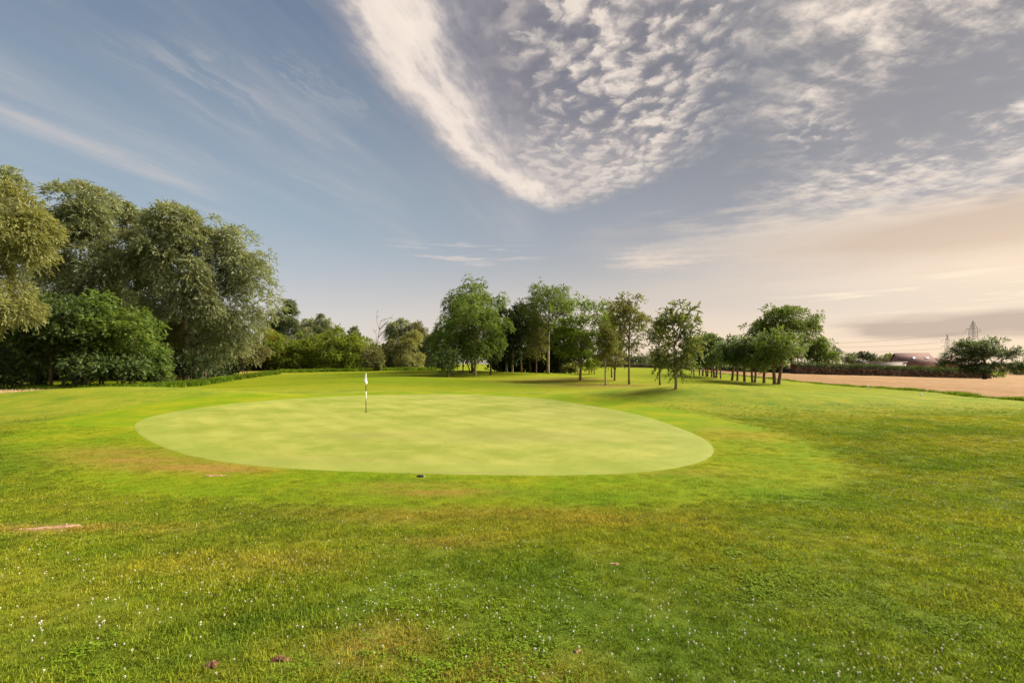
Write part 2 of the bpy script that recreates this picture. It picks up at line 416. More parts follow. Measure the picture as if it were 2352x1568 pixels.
def axis(parts):
    a = []
    for lo, hi, st in parts: a.append(np.arange(lo, hi, st))
    return np.unique(np.round(np.concatenate(a), 4))
gx_ = axis([(-1200, -600, 100), (-600, -160, 40), (-160, -60, 5), (-60, -30, 1.0), (-30, 32, 0.36), (32, 60, 1.0), (60, 180, 4), (180, 600, 40), (600, 1201, 100)])
gy_ = axis([(-300, -20, 20), (-20, 0, 1.0), (0, 14, 0.28), (14, 45, 0.42), (45, 120, 0.9), (120, 260, 4), (260, 600, 30), (600, 1301, 100)])
XX, YY = np.meshgrid(gx_, gy_); ZZ = gz(XX, YY)
gd = green_dist(XX, YY)
Zg = ZZ - 0.07 * ss(0, 1, (-0.35 - gd) / 0.6) - 0.35 * ss(0.1, 1.2, XX - edge_x(YY)) * ss(-45, -38, YY)
nx, ny = len(gx_), len(gy_)
ii = (np.arange(ny - 1)[:, None] * nx + np.arange(nx - 1)[None, :]).ravel()
gm = mesh_np('ground', np.stack([XX.ravel(), YY.ravel(), Zg.ravel()], 1), np.stack([ii, ii + 1, ii + nx + 1, ii + nx], 1), True)
def put_attr(me, name, arr):
    a = me.attributes.new(name, 'FLOAT', 'POINT'); a.data.foreach_set('value', np.asarray(arr, dtype=np.float32).ravel())
TALL = lambda x, y: np.interp(y + np.clip(-x - 6, 0, 20) * 0.5, [10, 15, 20, 28], [1.0, 0.9, 0.6, 0.0])      # where the rough is left longer
put_attr(gm, 'tall', TALL(XX, YY)); put_attr(gm, 'gdist', gd); put_attr(gm, 'dry', spots(XX, YY, DRY)); put_attr(gm, 'lush', spots(XX, YY, LUSHP))

m = new_mat('turf')
P = position(); d_ = attr('gdist'); dry = attr('dry'); lush = attr('lush')
col = turf_colour(P, dry, lush)
px_, py_, pz_ = split(P)
col = mixc(1.0, col, mixc(attr('tall'), (1, 1, 1), (0.66, 0.66, 0.70)), 'MULTIPLY')
# the mown apron round the green and the mown fairway behind it
ed = d_ + (noise(P, 0.5, 3, 0.5) - 0.5) * 0.9
apron = smooth(3.7, 2.3, ed)
ap_n = noise(P, 0.5, 5, 0.6); ap_f = noise(P, 5.0, 4, 0.65)
ap_col = mixc(smooth(0.42, 0.62, ap_n * 0.8 + ap_f * 0.2), (0.108, 0.168, 0.004), (0.185, 0.200, 0.007))
ap_col = mixc(lush * 0.7, ap_col, (0.060, 0.115, 0.004))
ap_col = mixc(clamp01(dry * smooth(0.35, 0.62, ap_n * 0.5 + ap_f * 0.5 + dry * 0.12)), ap_col, (0.22, 0.125, 0.035))
col = mixc(apron * 0.9, col, ap_col)
fair = smooth(37, 44, py_ + (noise(P, 0.12, 3, 0.5) - 0.5) * 8 + px_ * 0.1)
fn = noise(xyz(px_ * 0.035, py_ * 0.16, 0.0), 1.0, 5, 0.6); fn2 = noise(P, 0.9, 5, 0.65)
f_col = mixc(smooth(0.38, 0.62, fn * 0.7 + fn2 * 0.3), (0.115, 0.158, 0.004), (0.195, 0.200, 0.010))
f_col = mixc(lush * 0.8, f_col, (0.055, 0.105, 0.005))
f_col = mixc(clamp01(dry * smooth(0.25, 0.6, fn2 + dry * 0.2)), f_col, (0.24, 0.17, 0.045))
col = mixc(fair, col, f_col)
hsh = noise(P, 26, 3, 0.7)
col = mixc(smooth(0.35, 0.7, hsh) * 0.25, col, (0.04, 0.07, 0.003))
rough_h = noise(P, 9, 5, 0.7) * 0.6 + noise(P, 38, 3, 0.7) * 0.5
mid_h = noise(P, 2.2, 4, 0.6)
amp = 1.0 - apron * 0.8
nrm = bump(rough_h * amp + mid_h * (0.7 * amp + 0.15), 0.55, 0.10)
turf = finish(m, principled(col, 0.9, 0.03, nrm))
link('ground', gm, turf)['kind'] = 'structure'

# putting green: a closely mown sheet a finger above the soil
rings = np.concatenate([np.linspace(0.0, 0.9, 19), [0.94, 0.97, 0.985, 0.995, 1.0]])
gc = GREEN.mean(0)
vv_ = []; ng = len(GREEN)
for r_ in rings[1:]:
    p = gc + (GREEN - gc) * r_; vv_.append(np.stack([p[:, 0], p[:, 1], gz(p[:, 0], p[:, 1]) + 0.006], 1))
low = np.stack([GREEN[:, 0], GREEN[:, 1], gz(GREEN[:, 0], GREEN[:, 1]) - 0.02], 1)
vg = np.concatenate([[[gc[0], gc[1], float(gz(*gc)) + 0.012]]] + vv_)
nr = len(vv_); vg[-ng:, 2] -= 0.004; q = []; j = np.arange(ng); j2 = (j + 1) % ng
for r_ in range(nr - 1):
    q.append(np.stack([1 + r_ * ng + j, 1 + (r_ + 1) * ng + j, 1 + (r_ + 1) * ng + j2, 1 + r_ * ng + j2], 1))
tr = np.stack([np.zeros(ng, int), 1 + j, 1 + j2], 1)
pg = mesh_np('putting_green', vg, [np.concatenate(q), tr], True)
put_attr(pg, 'gdist', green_dist(vg[:, 0], vg[:, 1]))
put_attr(pg, 'dry', spots(vg[:, 0], vg[:, 1], [(860, 1000, 1.5, 0.5, 0.5), (1200, 1000, 2.5, 1.0, 0.5), (700, 1060, 2.5, 0.5, 0.4), (1030, 915, 0.5, 0.5, 0.9), (1060, 1086, 1.2, 0.08, 0.9), (1300, 950, 2, 2, 0.3)]))
m = new_mat('putting_turf')
P = position(); px_, py_, pz_ = split(P); d_ = attr('gdist'); dry = attr('dry')
a1 = noise(P, 0.35, 5, 0.6); a2 = noise(P, 2.2, 5, 0.65); a3 = noise(P, 14, 4, 0.7)
cl = mixc(smooth(0.40, 0.62, a1 * 0.62 + a2 * 0.3 + a3 * 0.12), (0.150, 0.178, 0.020), (0.238, 0.245, 0.050))
cl = mixc(smooth(0.50, 0.72, a2 * 0.7 + a3 * 0.3) * 0.45, cl, (0.115, 0.140, 0.02))
cl = mixc(clamp01(dry * smooth(0.3, 0.65, a2 + dry * 0.15)) * 0.8, cl, (0.19, 0.15, 0.062))
stripe = smooth(0.35, 0.65, V.m('SINE', (px_ * 0.80 + py_ * 0.60) * 5.4 + a1 * 2.0) * 0.5 + 0.5)
cl = mixc(stripe * 0.16, cl, (0.11, 0.145, 0.016))
marks = smooth(0.66, 0.74, noise(P, 3.1, 2, 0.5) * 0.75 + a3 * 0.25)
cl = mixc(marks * 0.55, cl, (0.11, 0.125, 0.022))
rim = smooth(-1.1, -0.85, d_ + (a2 - 0.5) * 0.2)
cl = mixc(rim * 0.35, cl, (0.145, 0.190, 0.026))
cl = mixc(smooth(0.40, 0.75, noise(P, 60, 2, 0.6)) * 0.18, cl, (0.07, 0.09, 0.01))
nrm = bump(a3 * 0.5 + a2 * 0.7 + noise(P, 60, 2, 0.6) * 0.3, 0.25, 0.04)
link('putting_green', pg, finish(m, principled(cl, 0.8, 0.12, nrm)))['kind'] = 'structure'

# ploughed field beyond the right-hand edge of the course
fy = axis([(-40, 20, 2.0), (20, 80, 0.5), (80, 180, 1.5), (180, 400, 10), (400, 1001, 100)])
off = np.concatenate([np.arange(0, 12, 0.4), np.arange(12, 60, 1.2), np.arange(60, 200, 5), np.arange(200, 1000, 50)])
FY, OFF = np.meshgrid(fy, off, indexing='ij')
wob_e = 0.28 * np.sin(FY * 0.9) + 0.22 * np.sin(FY * 2.3 + 1)
FX = edge_x(FY) + OFF + 0.35 + wob_e * np.exp(-OFF / 3)
rs = np.random.RandomState(5)
clod = (rs.rand(*FX.shape) - 0.5) * 0.07 * np.exp(-OFF / 60) + 0.05 * np.sin(OFF * 4.2) * np.exp(-OFF / 30)
FZ = gz(FX, FY) - 0.02 + clod * ss(0, 0.6, OFF) - 0.25 * ss(0.3, 0, OFF)
n2_ = len(off); fi = (np.arange(len(fy) - 1)[:, None] * n2_ + np.arange(n2_ - 1)[None, :]).ravel()
fm = mesh_np('ploughed_field', np.stack([FX.ravel(), FY.ravel(), FZ.ravel()], 1), np.stack([fi, fi + 1, fi + n2_ + 1, fi + n2_], 1), True)
put_attr(fm, 'off', OFF)
m = new_mat('soil')
P = position(); o_ = attr('off')
s1 = noise(P, 0.5, 5, 0.6); s2 = noise(P, 4.0, 5, 0.7); s3 = noise(xyz(o_ * 0.5, split(P)[1] * 0.035, 0.0), 1.0, 4, 0.6)
cl = mixc(smooth(0.35, 0.65, s1 * 0.4 + s3 * 0.6), (0.180, 0.098, 0.036), (0.248, 0.146, 0.058))
cl = mixc(smooth(0.55, 0.72, s2 * 0.5 + s3 * 0.5) * 0.7, cl, (0.155, 0.092, 0.055))
nrm = bump(s2 + noise(P, 14, 4, 0.7) * 0.4, 0.6, 0.12)
link('ploughed_field', fm, finish(m, principled(cl, 0.9, 0.1, nrm)))['kind'] = 'structure'

# ------------------------------------------------------------------ bark and leaf materials
def bark_mat(name, a, b, sc=5.0):
    m = new_mat(name); P = position()
    n = noise(xyz(*[k * w for k, w in zip(split(P), (3.0, 3.0, 0.6))]), sc, 5, 0.65)
    cl = mixc(smooth(0.35, 0.65, n), a, b)
    return finish(m, principled(cl, 0.85, 0.15, bump(n, 0.5, 0.05)))
BARK = bark_mat('bark_brown', (0.11, 0.070, 0.038), (0.23, 0.155, 0.09))
BARK_PALE = bark_mat('bark_pale', (0.19, 0.14, 0.085), (0.36, 0.28, 0.18))
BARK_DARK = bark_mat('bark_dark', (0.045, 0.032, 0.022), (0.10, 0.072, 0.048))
BARK_GREY = bark_mat('bark_grey', (0.12, 0.10, 0.085), (0.22, 0.19, 0.165))
def leaf_mat(name, a, b, c_, trans=0.42, gloss=0.12, rough=0.6):
    """a, b: the common leaf colours; c_: the odd one out"""
    m = new_mat(name); P = position(); r = island_rand()
    n = noise(P, 0.35, 3, 0.6)
    cl = mixc(clamp01(r * 0.75 + (n - 0.5) * 1.1), a, b)
    cl = mixc(smooth(0.86, 0.98, r) * 0.7, cl, c_)
    pr = principled(cl, rough, gloss)
    t = m.node_tree.nodes.new('ShaderNodeBsdfTranslucent')
    tcol = mixc(1.0, cl, (1.55, 1.45, 0.75), 'MULTIPLY'); m.node_tree.links.new(tcol.s, t.inputs[0])
    mx = m.node_tree.nodes.new('ShaderNodeMixShader'); mx.inputs[0].default_value = trans
    m.node_tree.links.new(pr, mx.inputs[1]); m.node_tree.links.new(t.outputs[0], mx.inputs[2])
    return finish(m, mx.outputs[0])
LEAF = {
 'willow':  leaf_mat('willow_leaves', (0.138, 0.166, 0.080), (0.270, 0.290, 0.155), (0.30, 0.30, 0.18), 0.32, 0.30, 0.45),
 'gold':    leaf_mat('golden_willow_leaves', (0.165, 0.180, 0.062), (0.285, 0.285, 0.115), (0.33, 0.30, 0.12), 0.35),
 'maple':   leaf_mat('maple_leaves', (0.050, 0.088, 0.026), (0.110, 0.152, 0.048), (0.15, 0.20, 0.07), 0.35, 0.22),
 'bright':  leaf_mat('bright_leaves', (0.075, 0.125, 0.026), (0.150, 0.215, 0.050), (0.19, 0.22, 0.04), 0.42),
 'ash':     leaf_mat('ash_leaves', (0.072, 0.115, 0.026), (0.140, 0.190, 0.048), (0.17, 0.18, 0.05), 0.42),
 'olive':   leaf_mat('olive_leaves', (0.086, 0.100, 0.028), (0.165, 0.172, 0.052), (0.19, 0.15, 0.05), 0.40),
 'lime':    leaf_mat('lime_leaves', (0.075, 0.130, 0.014), (0.185, 0.250, 0.028), (0.21, 0.24, 0.035), 0.40, 0.08),
 'olive2':  leaf_mat('olive_green_leaves', (0.072, 0.098, 0.028), (0.145, 0.170, 0.054), (0.17, 0.15, 0.05), 0.42),
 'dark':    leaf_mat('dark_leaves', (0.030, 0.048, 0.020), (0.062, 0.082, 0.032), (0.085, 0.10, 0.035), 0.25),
 'hazel':   leaf_mat('hazel_leaves', (0.110, 0.158, 0.021), (0.215, 0.255, 0.039), (0.23, 0.20, 0.03), 0.38),
 'autumn':  leaf_mat('autumn_leaves', (0.24, 0.16, 0.018), (0.36, 0.20, 0.022), (0.40, 0.14, 0.02), 0.42),
 'sallow':  leaf_mat('sallow_leaves', (0.100, 0.108, 0.040), (0.180, 0.175, 0.070), (0.21, 0.19, 0.08), 0.30),
 'far':     leaf_mat('far_leaves', (0.085, 0.115, 0.056), (0.140, 0.168, 0.082), (0.14, 0.15, 0.07), 0.30),  # greyer, bluer green for distance: haze put into the leaf colour
 'box':     leaf_mat('clipped_leaves', (0.10, 0.125, 0.040), (0.16, 0.18, 0.06), (0.18, 0.20, 0.07), 0.30),
 'hedge':   leaf_mat('hedge_leaves', (0.035, 0.065, 0.018), (0.075, 0.110, 0.028), (0.10, 0.14, 0.03), 0.25),
}
def unit(a): return a / (np.linalg.norm(a, axis=-1, keepdims=True) + 1e-9)

def leaf_quads(P, T, N, L, W):
    """pointed four-cornered leaves: base P, axis T, normal N"""
    S = unit(np.cross(T, N)); L = L[:, None]; W = W[:, None]
    mid = P + T * L * 0.42 + N * L * 0.05
    v = np.stack([P, mid + S * W * 0.5, P + T * L - N * L * 0.08, mid - S * W * 0.5], 1)
    return v.reshape(-1, 3), np.arange(len(P) * 4).reshape(-1, 4)

def foliage(rs, centres, radii, twigs, per_twig, tw_len, droop, leaf_l, leaf_w, up=0.25, flat=0.0, squash=0.75, axis_c=None, outward=0.5, spread=0.55):
    """sprays of leaves growing out of clumps. centres (n,3), radii (n,)"""
    n = len(centres)
    w = (radii ** 2); cnt = np.maximum(2, (twigs * w / w.mean()).astype(int))
    ci = np.repeat(np.arange(n), cnt); k = len(ci)
    d = unit(rs.normal(size=(k, 3)))
    if axis_c is not None:
        o = unit(centres - axis_c)[ci]
        d = unit(d + o * outward)
    d[:, 2] = d[:, 2] * (1 - flat) + up * (1 - 0.5 * flat)
    d = unit(d)
    r = radii[ci] * (0.35 + 0.65 * rs.rand(k) ** 0.5)
    st = centres[ci] + d * r[:, None] * np.array([1, 1, squash])
    td = unit(d + rs.normal(size=(k, 3)) * 0.45)
    tl = tw_len * (0.6 + 0.8 * rs.rand(k))
    t = (np.arange(per_twig) + 0.5) / per_twig
    pos = st[:, None, :] + td[:, None, :] * (tl[:, None] * t[None, :])[:, :, None]
    pos[:, :, 2] -= droop * tl[:, None] * t[None, :] ** 2
    tang = td[:, None, :] * np.ones((1, per_twig, 1)); tang = tang.copy(); tang[:, :, 2] -= 2 * droop * t[None, :]
    pos = pos.reshape(-1, 3); tang = unit(tang.reshape(-1, 3)); m_ = len(pos)
    side = unit(np.cross(tang, rs.normal(size=(m_, 3))))
    T = unit(tang + side * (spread * (0.5 + rs.rand(m_)))[:, None])
    N = rs.normal(size=(m_, 3)) * (1 - 0.6 * flat); N[:, 2] += 0.9 + 1.2 * flat
    N = unit(N - T * np.sum(N * T, 1)[:, None])
    sz = 0.65 + 0.7 * rs.rand(m_)
    return leaf_quads(pos, T, N, leaf_l * sz, leaf_w * sz)

def bezier(a, b, c_, n):
    t = np.linspace(0, 1, n)[:, None]
    return a * (1 - t) ** 2 + b * 2 * t * (1 - t) + c_ * t ** 2

STYLE = {  # clump count, clump radius as part of crown radius, leaf area over crown outline, leaves per twig, twig length, droop, leaf length, leaf width, up, flat, squash
 'willow': dict(clumps=34, cr=0.30, lai=9.0, per=7, tl=0.72, droop=0.42, ll=0.31, lw=0.088, up=0.40, flat=0.0, squash=0.85),
 'maple':  dict(clumps=40, cr=0.28, lai=7.0, per=5, tl=0.52, droop=0.25, ll=0.24, lw=0.165, up=0.20, flat=0.5, squash=0.6),
 'ash':    dict(clumps=46, cr=0.23, lai=4.8, per=6, tl=0.62, droop=0.50, ll=0.30, lw=0.11, up=0.30, flat=0.1, squash=0.75),
 'airy':   dict(clumps=44, cr=0.25, lai=3.6, per=6, tl=0.48, droop=0.30, ll=0.20, lw=0.10, up=0.45, flat=0.1, squash=0.85),
 'bush':   dict(clumps=34, cr=0.32, lai=7.0, per=5, tl=0.62, droop=0.25, ll=0.32, lw=0.19, up=0.45, flat=0.2, squash=0.75),
 'layer':  dict(clumps=34, cr=0.34, lai=6.0, per=5, tl=0.60, droop=0.15, ll=0.30, lw=0.17, up=0.10, flat=0.8, squash=0.28),
}
NTRI = [0]
def make_tree(name, label, cat, loc, H, RX, base, style, leaf, bark=BARK, seed=1, RY=None, trunks=1, tr=0.16, lean=(0, 0), group=None, shape=(0.0, 0.45), fork=0.35,
              dens=1.0, leafs=1.0, lai=1.0, lobes=None, hollow=0.35, trunk_vis=True, taper_top=0.55, squash_low=0.8, spire=0.0, name_trunk='trunk'):
    """H height, RX crown half width, base height of the lowest leaves. lobes: list of (x, y, z, rx, ry, rz) in metres, replaces the egg-shaped crown"""
    rs = np.random.RandomState(seed); S = dict(STYLE[style]); RY = RY or RX
    root = empty(name, loc); tag(root, label, cat, group)
    zc_ = (H + base) / 2; RZ = (H - base) / 2
    grounded = base < 0.08 * H; k = max(8, int(S['clumps'] * dens))
    if grounded: squash_low = 1.0
    cr = S['cr'] * min(RX, RZ * 1.15)
    pts = []
    if lobes is None:
        while len(pts) < k:
            p = rs.uniform(-1, 1, 3)
            prof = 1.0 - taper_top * max(0, p[2]) ** 1.5 - (1 - squash_low) * max(0, -p[2])
            rr = math.hypot(p[0], p[1]) / prof
            q_ = math.sqrt(rr * rr + (p[2] * 0.98) ** 2) if not grounded or p[2] > 0 else rr
            if q_ > 1 or (q_ < hollow and not (grounded and p[2] < -0.5)): continue
            pts.append((p[0] * (RX - cr * 0.6), p[1] * (RY - cr * 0.6), zc_ + p[2] * (RZ - cr * 0.7)))
    else:
        vol = np.array([l[3] * l[4] * l[5] for l in lobes]) ** (2 / 3); pr_ = vol / vol.sum()
        while len(pts) < k:
            l = lobes[rs.choice(len(lobes), p=pr_)]
            p = unit(rs.normal(size=3)) * (hollow + (1 - hollow) * rs.rand() ** 0.5)
            pts.append((l[0] + p[0] * l[3] * 0.8, l[1] + p[1] * l[4] * 0.8, l[2] + p[2] * l[5] * 0.8))
    C = np.array(pts); lx, ly = lean
    C[:, 0] += lx * (C[:, 2] / H); C[:, 1] += ly * (C[:, 2] / H)
    rad = cr * (0.65 + 0.7 * rs.rand(k))
    nx_ = int(k * 0.7); pick = rs.randint(0, k, nx_); od = unit((C[pick] - np.array([lx * .5, ly * .5, zc_ - RZ * 0.4])) / np.array([RX, RY, RZ]) + rs.normal(size=(nx_, 3)) * 0.55)
    ex = C[pick] + od * (rad[pick] * (0.75 + 0.5 * rs.rand(nx_)))[:, None]; ok = (ex[:, 2] > base * 0.8) & (ex[:, 2] < H * 1.02); nb = len(C)
    C = np.vstack([C, ex[ok]]); rad = np.append(rad, (rad[pick] * (0.35 + 0.25 * rs.rand(nx_)))[ok])
    if spire:                                       # a thin leading shoot above the crown
        sp = np.array([[lx + rs.uniform(-.2, .2), ly, H - spire * t] for t in np.linspace(0.05, 1, 5)])
        C = np.vstack([C, sp]); rad = np.append(rad, np.full(5, cr * 0.45))
    ax = np.array([lx * 0.5, ly * 0.5, zc_ - RZ * 0.3])
    ls = leafs
    area = math.pi * RX * RZ * 0.85 if lobes is None else 0.6 * sum(math.pi * l[3] * l[5] for l in lobes)
    twigs = max(4.0, S['lai'] * lai * area / (len(C) * S['per'] * 0.5 * S['ll'] * S['lw'] * ls * ls))
    v, q = foliage(rs, C, rad, twigs, S['per'], S['tl'] * ls, S['droop'], S['ll'] * ls, S['lw'] * ls, S['up'], S['flat'], S['squash'], ax)
    v[:, 2] = np.maximum(v[:, 2], 0.05)
    # trunk and limbs
    mb = MB(); th = base + (H - base) * fork
    starts = []
    for t in range(trunks):
        a0 = rs.uniform(-0.5, 0.5) + math.pi * (t % 2 == 0); sp = 0 if trunks == 1 else tr * 0.75
        b0 = np.array([math.cos(a0) * sp, math.sin(a0) * sp * 0.6, -0.25])
        sx = lx * 0.55 + (0 if trunks == 1 else (t - (trunks - 1) / 2) * RX * 0.50)
        top_ = np.array([sx + rs.normal() * RX * 0.05, ly * 0.55 + rs.normal() * RX * 0.06, th if trunks == 1 else th * rs.uniform(0.85, 1.05)])
        mid = (b0 + top_) / 2 + np.array([rs.normal() * 0.05 * RX, rs.normal() * 0.05 * RX, 0])
        ln = bezier(b0, mid, top_, 8)
        r0 = tr / math.sqrt(trunks)
        rads = r0 * np.array([1.28, 1.02, 0.95, 0.9, 0.84, 0.78, 0.68, 0.55])
        if t == 0 or trunks > 1: mb.tube(ln, rads, 7)
        starts.append((ln, rads))
    G = max(3, len(C) // 7); cen = C[rs.choice(len(C), G, replace=False)]
    for _ in range(3):
        gi_ = np.argmin(((C[:, None, :] - cen[None]) ** 2).sum(2), 1)
        cen = np.array([C[gi_ == g_].mean(0) if (gi_ == g_).any() else cen[g_] for g_ in range(G)])
    for g_ in range(G):
        mem = C[gi_ == g_]
        if not len(mem): continue
        gc_ = cen[g_]
        ln, rads = starts[rs.randint(len(starts))] if trunks == 1 else min(starts, key=lambda s_: abs(s_[0][-1][0] - gc_[0]) + rs.rand() * RX * 0.5)
        horiz = math.hypot(gc_[0] - ln[-1][0], gc_[1] - ln[-1][1])
        zt = np.clip(gc_[2] - 0.9 * horiz - 0.3, min(base * 0.9, th * 0.9), th)
        jx = max(3, int(np.argmin(np.abs(ln[:, 2] - zt)))); a = ln[jx]
        e_ = a + (gc_ - a) * 0.8; dd = np.linalg.norm(e_ - a)
        md = a * 0.5 + e_ * 0.5 + np.array([0, 0, 0.14 * dd]) + rs.normal(size=3) * 0.09 * dd
        rl = min(rads[jx] * 0.6, 0.025 + 0.016 * dd)
        mb.tube(bezier(a, md, e_, 6), np.linspace(rl, rl * 0.4, 6), 5, False)
        for cc in mem:
            dd = np.linalg.norm(cc - e_); md = (e_ + cc) / 2 + rs.normal(size=3) * 0.12 * dd + np.array([0, 0, 0.08 * dd])
            mb.tube(bezier(e_ + (a - e_) * 0.15 * rs.rand(), md, cc, 4), np.linspace(rl * 0.38, 0.008, 4), 3, False)
    o_tr = mb.build(name_trunk, bark, root, True)
    me = mesh_np('crown', v, q)
    o_cr = link('crown', me, LEAF[leaf], root)
    NTRI[0] += len(q) * 2
    return root

def height_at(loc, py):                              # height above loc of a treetop seen at row py of the photograph
    return (HY - py) / F * loc[1] + CAMZ - loc[2]
def tree(px, Y, top, hw, low, style, leaf, label, name='tree', cat='tree', **kw):
    """px base column, Y distance, top row, hw half width in pixels, low row of the lowest leaves (photograph pixels)"""
    loc = at_depth(px, Y); H = height_at(loc, top); b = max(0.0, height_at(loc, low))
    return make_tree(name, label, cat, loc, H, hw * Y / F, b, style, leaf, **kw)

def lobed(px, Y, lobes, style, leaf, label, name='willow_tree', cat='tree', depth=0.9, **kw):
    """crown given as ellipses (px, py, rpx, rpy[, depth offset m]) seen at distance Y, each a solid mass of its own depth"""
    loc = at_depth(px, Y); L = []
    for l in lobes:
        s_ = Y / F
        L.append(((l[0] - px) * s_, l[4] if len(l) > 4 else 0.0, (HY - l[1]) * s_ + CAMZ - loc[2], l[2] * s_, l[2] * s_ * depth, l[3] * s_))
    H = max(l[2] + l[5] for l in L); base = max(0.3, min(l[2] - l[5] for l in L)); RX = max(abs(l[0]) + l[3] for l in L) * 0.75
    return make_tree(name, label, cat, loc, H, RX, base, style, leaf, lobes=L, **kw)
def tree_at(px, row, top, hw, low, style, leaf, label, name='tree', cat='tree', **kw):
    x, y = ground_at(px, row)
    return tree(px, y, top, hw, low, style, leaf, label, name, cat, **kw)

# ---- the willow wood on the left
WG = 'willows of the wood on the left'
lobed(-45, 37, [(0, 475, 72, 66), (-50, 560, 90, 90), (48, 525, 46, 56), (20, 578, 58, 30), (18, 692, 52, 48), (-50, 690, 70, 60)], 'willow', 'gold',
      'golden green willow cut off by the left edge, with two bulging sprays', seed=11, tr=0.4, group=WG, dens=1.2, hollow=0.6, leafs=0.8)
lobed(20, 56, [(10, 430, 48, 45), (45, 520, 55, 60), (75, 590, 55, 60), (10, 520, 60, 70), (90, 660, 50, 60)], 'willow', 'willow',
      'tall dark-topped willow peeping out behind the golden one at the left edge', seed=12, tr=0.4, group=WG, dens=1.1)
lobed(185, 50, [(190, 480, 66, 55), (145, 530, 58, 62), (240, 545, 62, 68), (175, 620, 66, 56), (262, 635, 52, 66), (125, 610, 46, 56), (215, 690, 60, 45)], 'willow', 'willow',
      'tallest grey-green willow with a double rounded top, second from the left edge', seed=13, tr=0.42, group=WG, dens=1.4, hollow=0.72)
lobed(305, 59, [(295, 500, 50, 44), (335, 518, 46, 46), (365, 545, 36, 46), (285, 575, 55, 60), (340, 620, 55, 60), (300, 690, 60, 50)], 'willow', 'willow',
      'darker willow set back between the tallest willow and the ivy-clad one', seed=14, tr=0.4, group=WG, dens=1.1)
ivy_root = lobed(396, 51, [(400, 515, 50, 38), (445, 535, 40, 50), (365, 540, 32, 38), (368, 590, 50, 58), (432, 615, 58, 58), (352, 680, 36, 40, -1.0), (445, 690, 46, 48), (400, 640, 50, 50)], 'willow', 'willow',
      'willow with a pale forked trunk clad in ivy, at the front of the wood', seed=15, tr=0.30, group=WG, dens=1.4, bark=BARK_PALE, fork=0.30, hollow=0.72)
lobed(425, 54, [(520, 568, 38, 38), (488, 600, 40, 52), (550, 636, 36, 48), (512, 668, 44, 42), (576, 688, 20, 34), (525, 748, 48, 38), (548, 785, 34, 32), (480, 762, 44, 46), (450, 800, 42, 34), (508, 812, 36, 26)],
      'willow', 'willow', 'spreading willow leaning to the right at the end of the wood', seed=16, tr=0.42, group=WG, dens=1.7, fork=0.45, hollow=0.6, leafs=0.9)
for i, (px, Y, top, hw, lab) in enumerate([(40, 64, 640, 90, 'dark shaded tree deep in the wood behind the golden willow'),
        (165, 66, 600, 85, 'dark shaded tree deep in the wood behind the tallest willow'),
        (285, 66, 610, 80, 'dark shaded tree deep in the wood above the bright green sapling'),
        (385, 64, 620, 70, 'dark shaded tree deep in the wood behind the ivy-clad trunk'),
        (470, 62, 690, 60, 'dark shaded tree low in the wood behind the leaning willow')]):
    tree(px, Y, top, hw, 850, 'bush', 'dark', lab, 'shaded_tree', seed=30 + i, tr=0.22, bark=BARK_DARK, group='dark trees inside the wood', dens=1.2, leafs=1.3)  # dark leaf colour stands in for the shade deep inside the wood

UG = 'young trees along the front of the wood'
tree(18, 42, 752, 55, 905, 'maple', 'maple', 'bushy sapling in the lower left corner of the wood', 'sapling', seed=40, tr=0.07, group=UG, dens=0.9)
tree(116, 43, 634, 76, 848, 'maple', 'maple', 'dark sapling with one bare brown trunk at the left of the wood', 'sapling', seed=41, tr=0.15, group=UG, dens=1.35, bark=BARK, taper_top=0.7)
tree(52, 46, 706, 62, 870, 'maple', 'maple', 'dense dark sapling behind the one with the bare brown trunk', 'sapling', seed=42, tr=0.12, group=UG, dens=1.1)
tree(175, 43, 672, 66, 856, 'maple', 'maple', 'sapling with several thin stems right of the bare brown trunk', 'sapling', seed=43, tr=0.16, trunks=3, group=UG, dens=1.2, bark=BARK_PALE, fork=0.5)
tree(232, 44, 668, 66, 868, 'maple', 'bright', 'sapling with a fresh bright green top in the middle of the wood front', 'sapling', seed=44, tr=0.14, trunks=2, group=UG, dens=1.2, bark=BARK, taper_top=0.75)
tree(300, 45, 680, 66, 876, 'maple', 'bright', 'broad bright green sapling reaching towards the ivy-clad trunk', 'sapling', seed=45, tr=0.13, group=UG, dens=1.3, taper_top=0.6)
tree(348, 47, 775, 36, 880, 'maple', 'maple', 'small dark sapling just left of the ivy-clad trunk', 'sapling', seed=46, tr=0.08, group=UG, dens=0.8)
tree(205, 42, 800, 55, 884, 'maple', 'maple', 'low leafy sapling under the thin stems of the wood front', 'sapling', seed=47, tr=0.06, group=UG, dens=0.8)
tree(285, 43.5, 790, 48, 884, 'maple', 'maple', 'low dark sapling beneath the broad bright green one', 'sapling', seed=48, tr=0.06, group=UG, dens=0.8)
tree(440, 50, 815, 30, 866, 'bush', 'dark', 'dark bush at the foot of the leaning willow', 'bush', 'bush', seed=49, tr=0.05, dens=0.7)

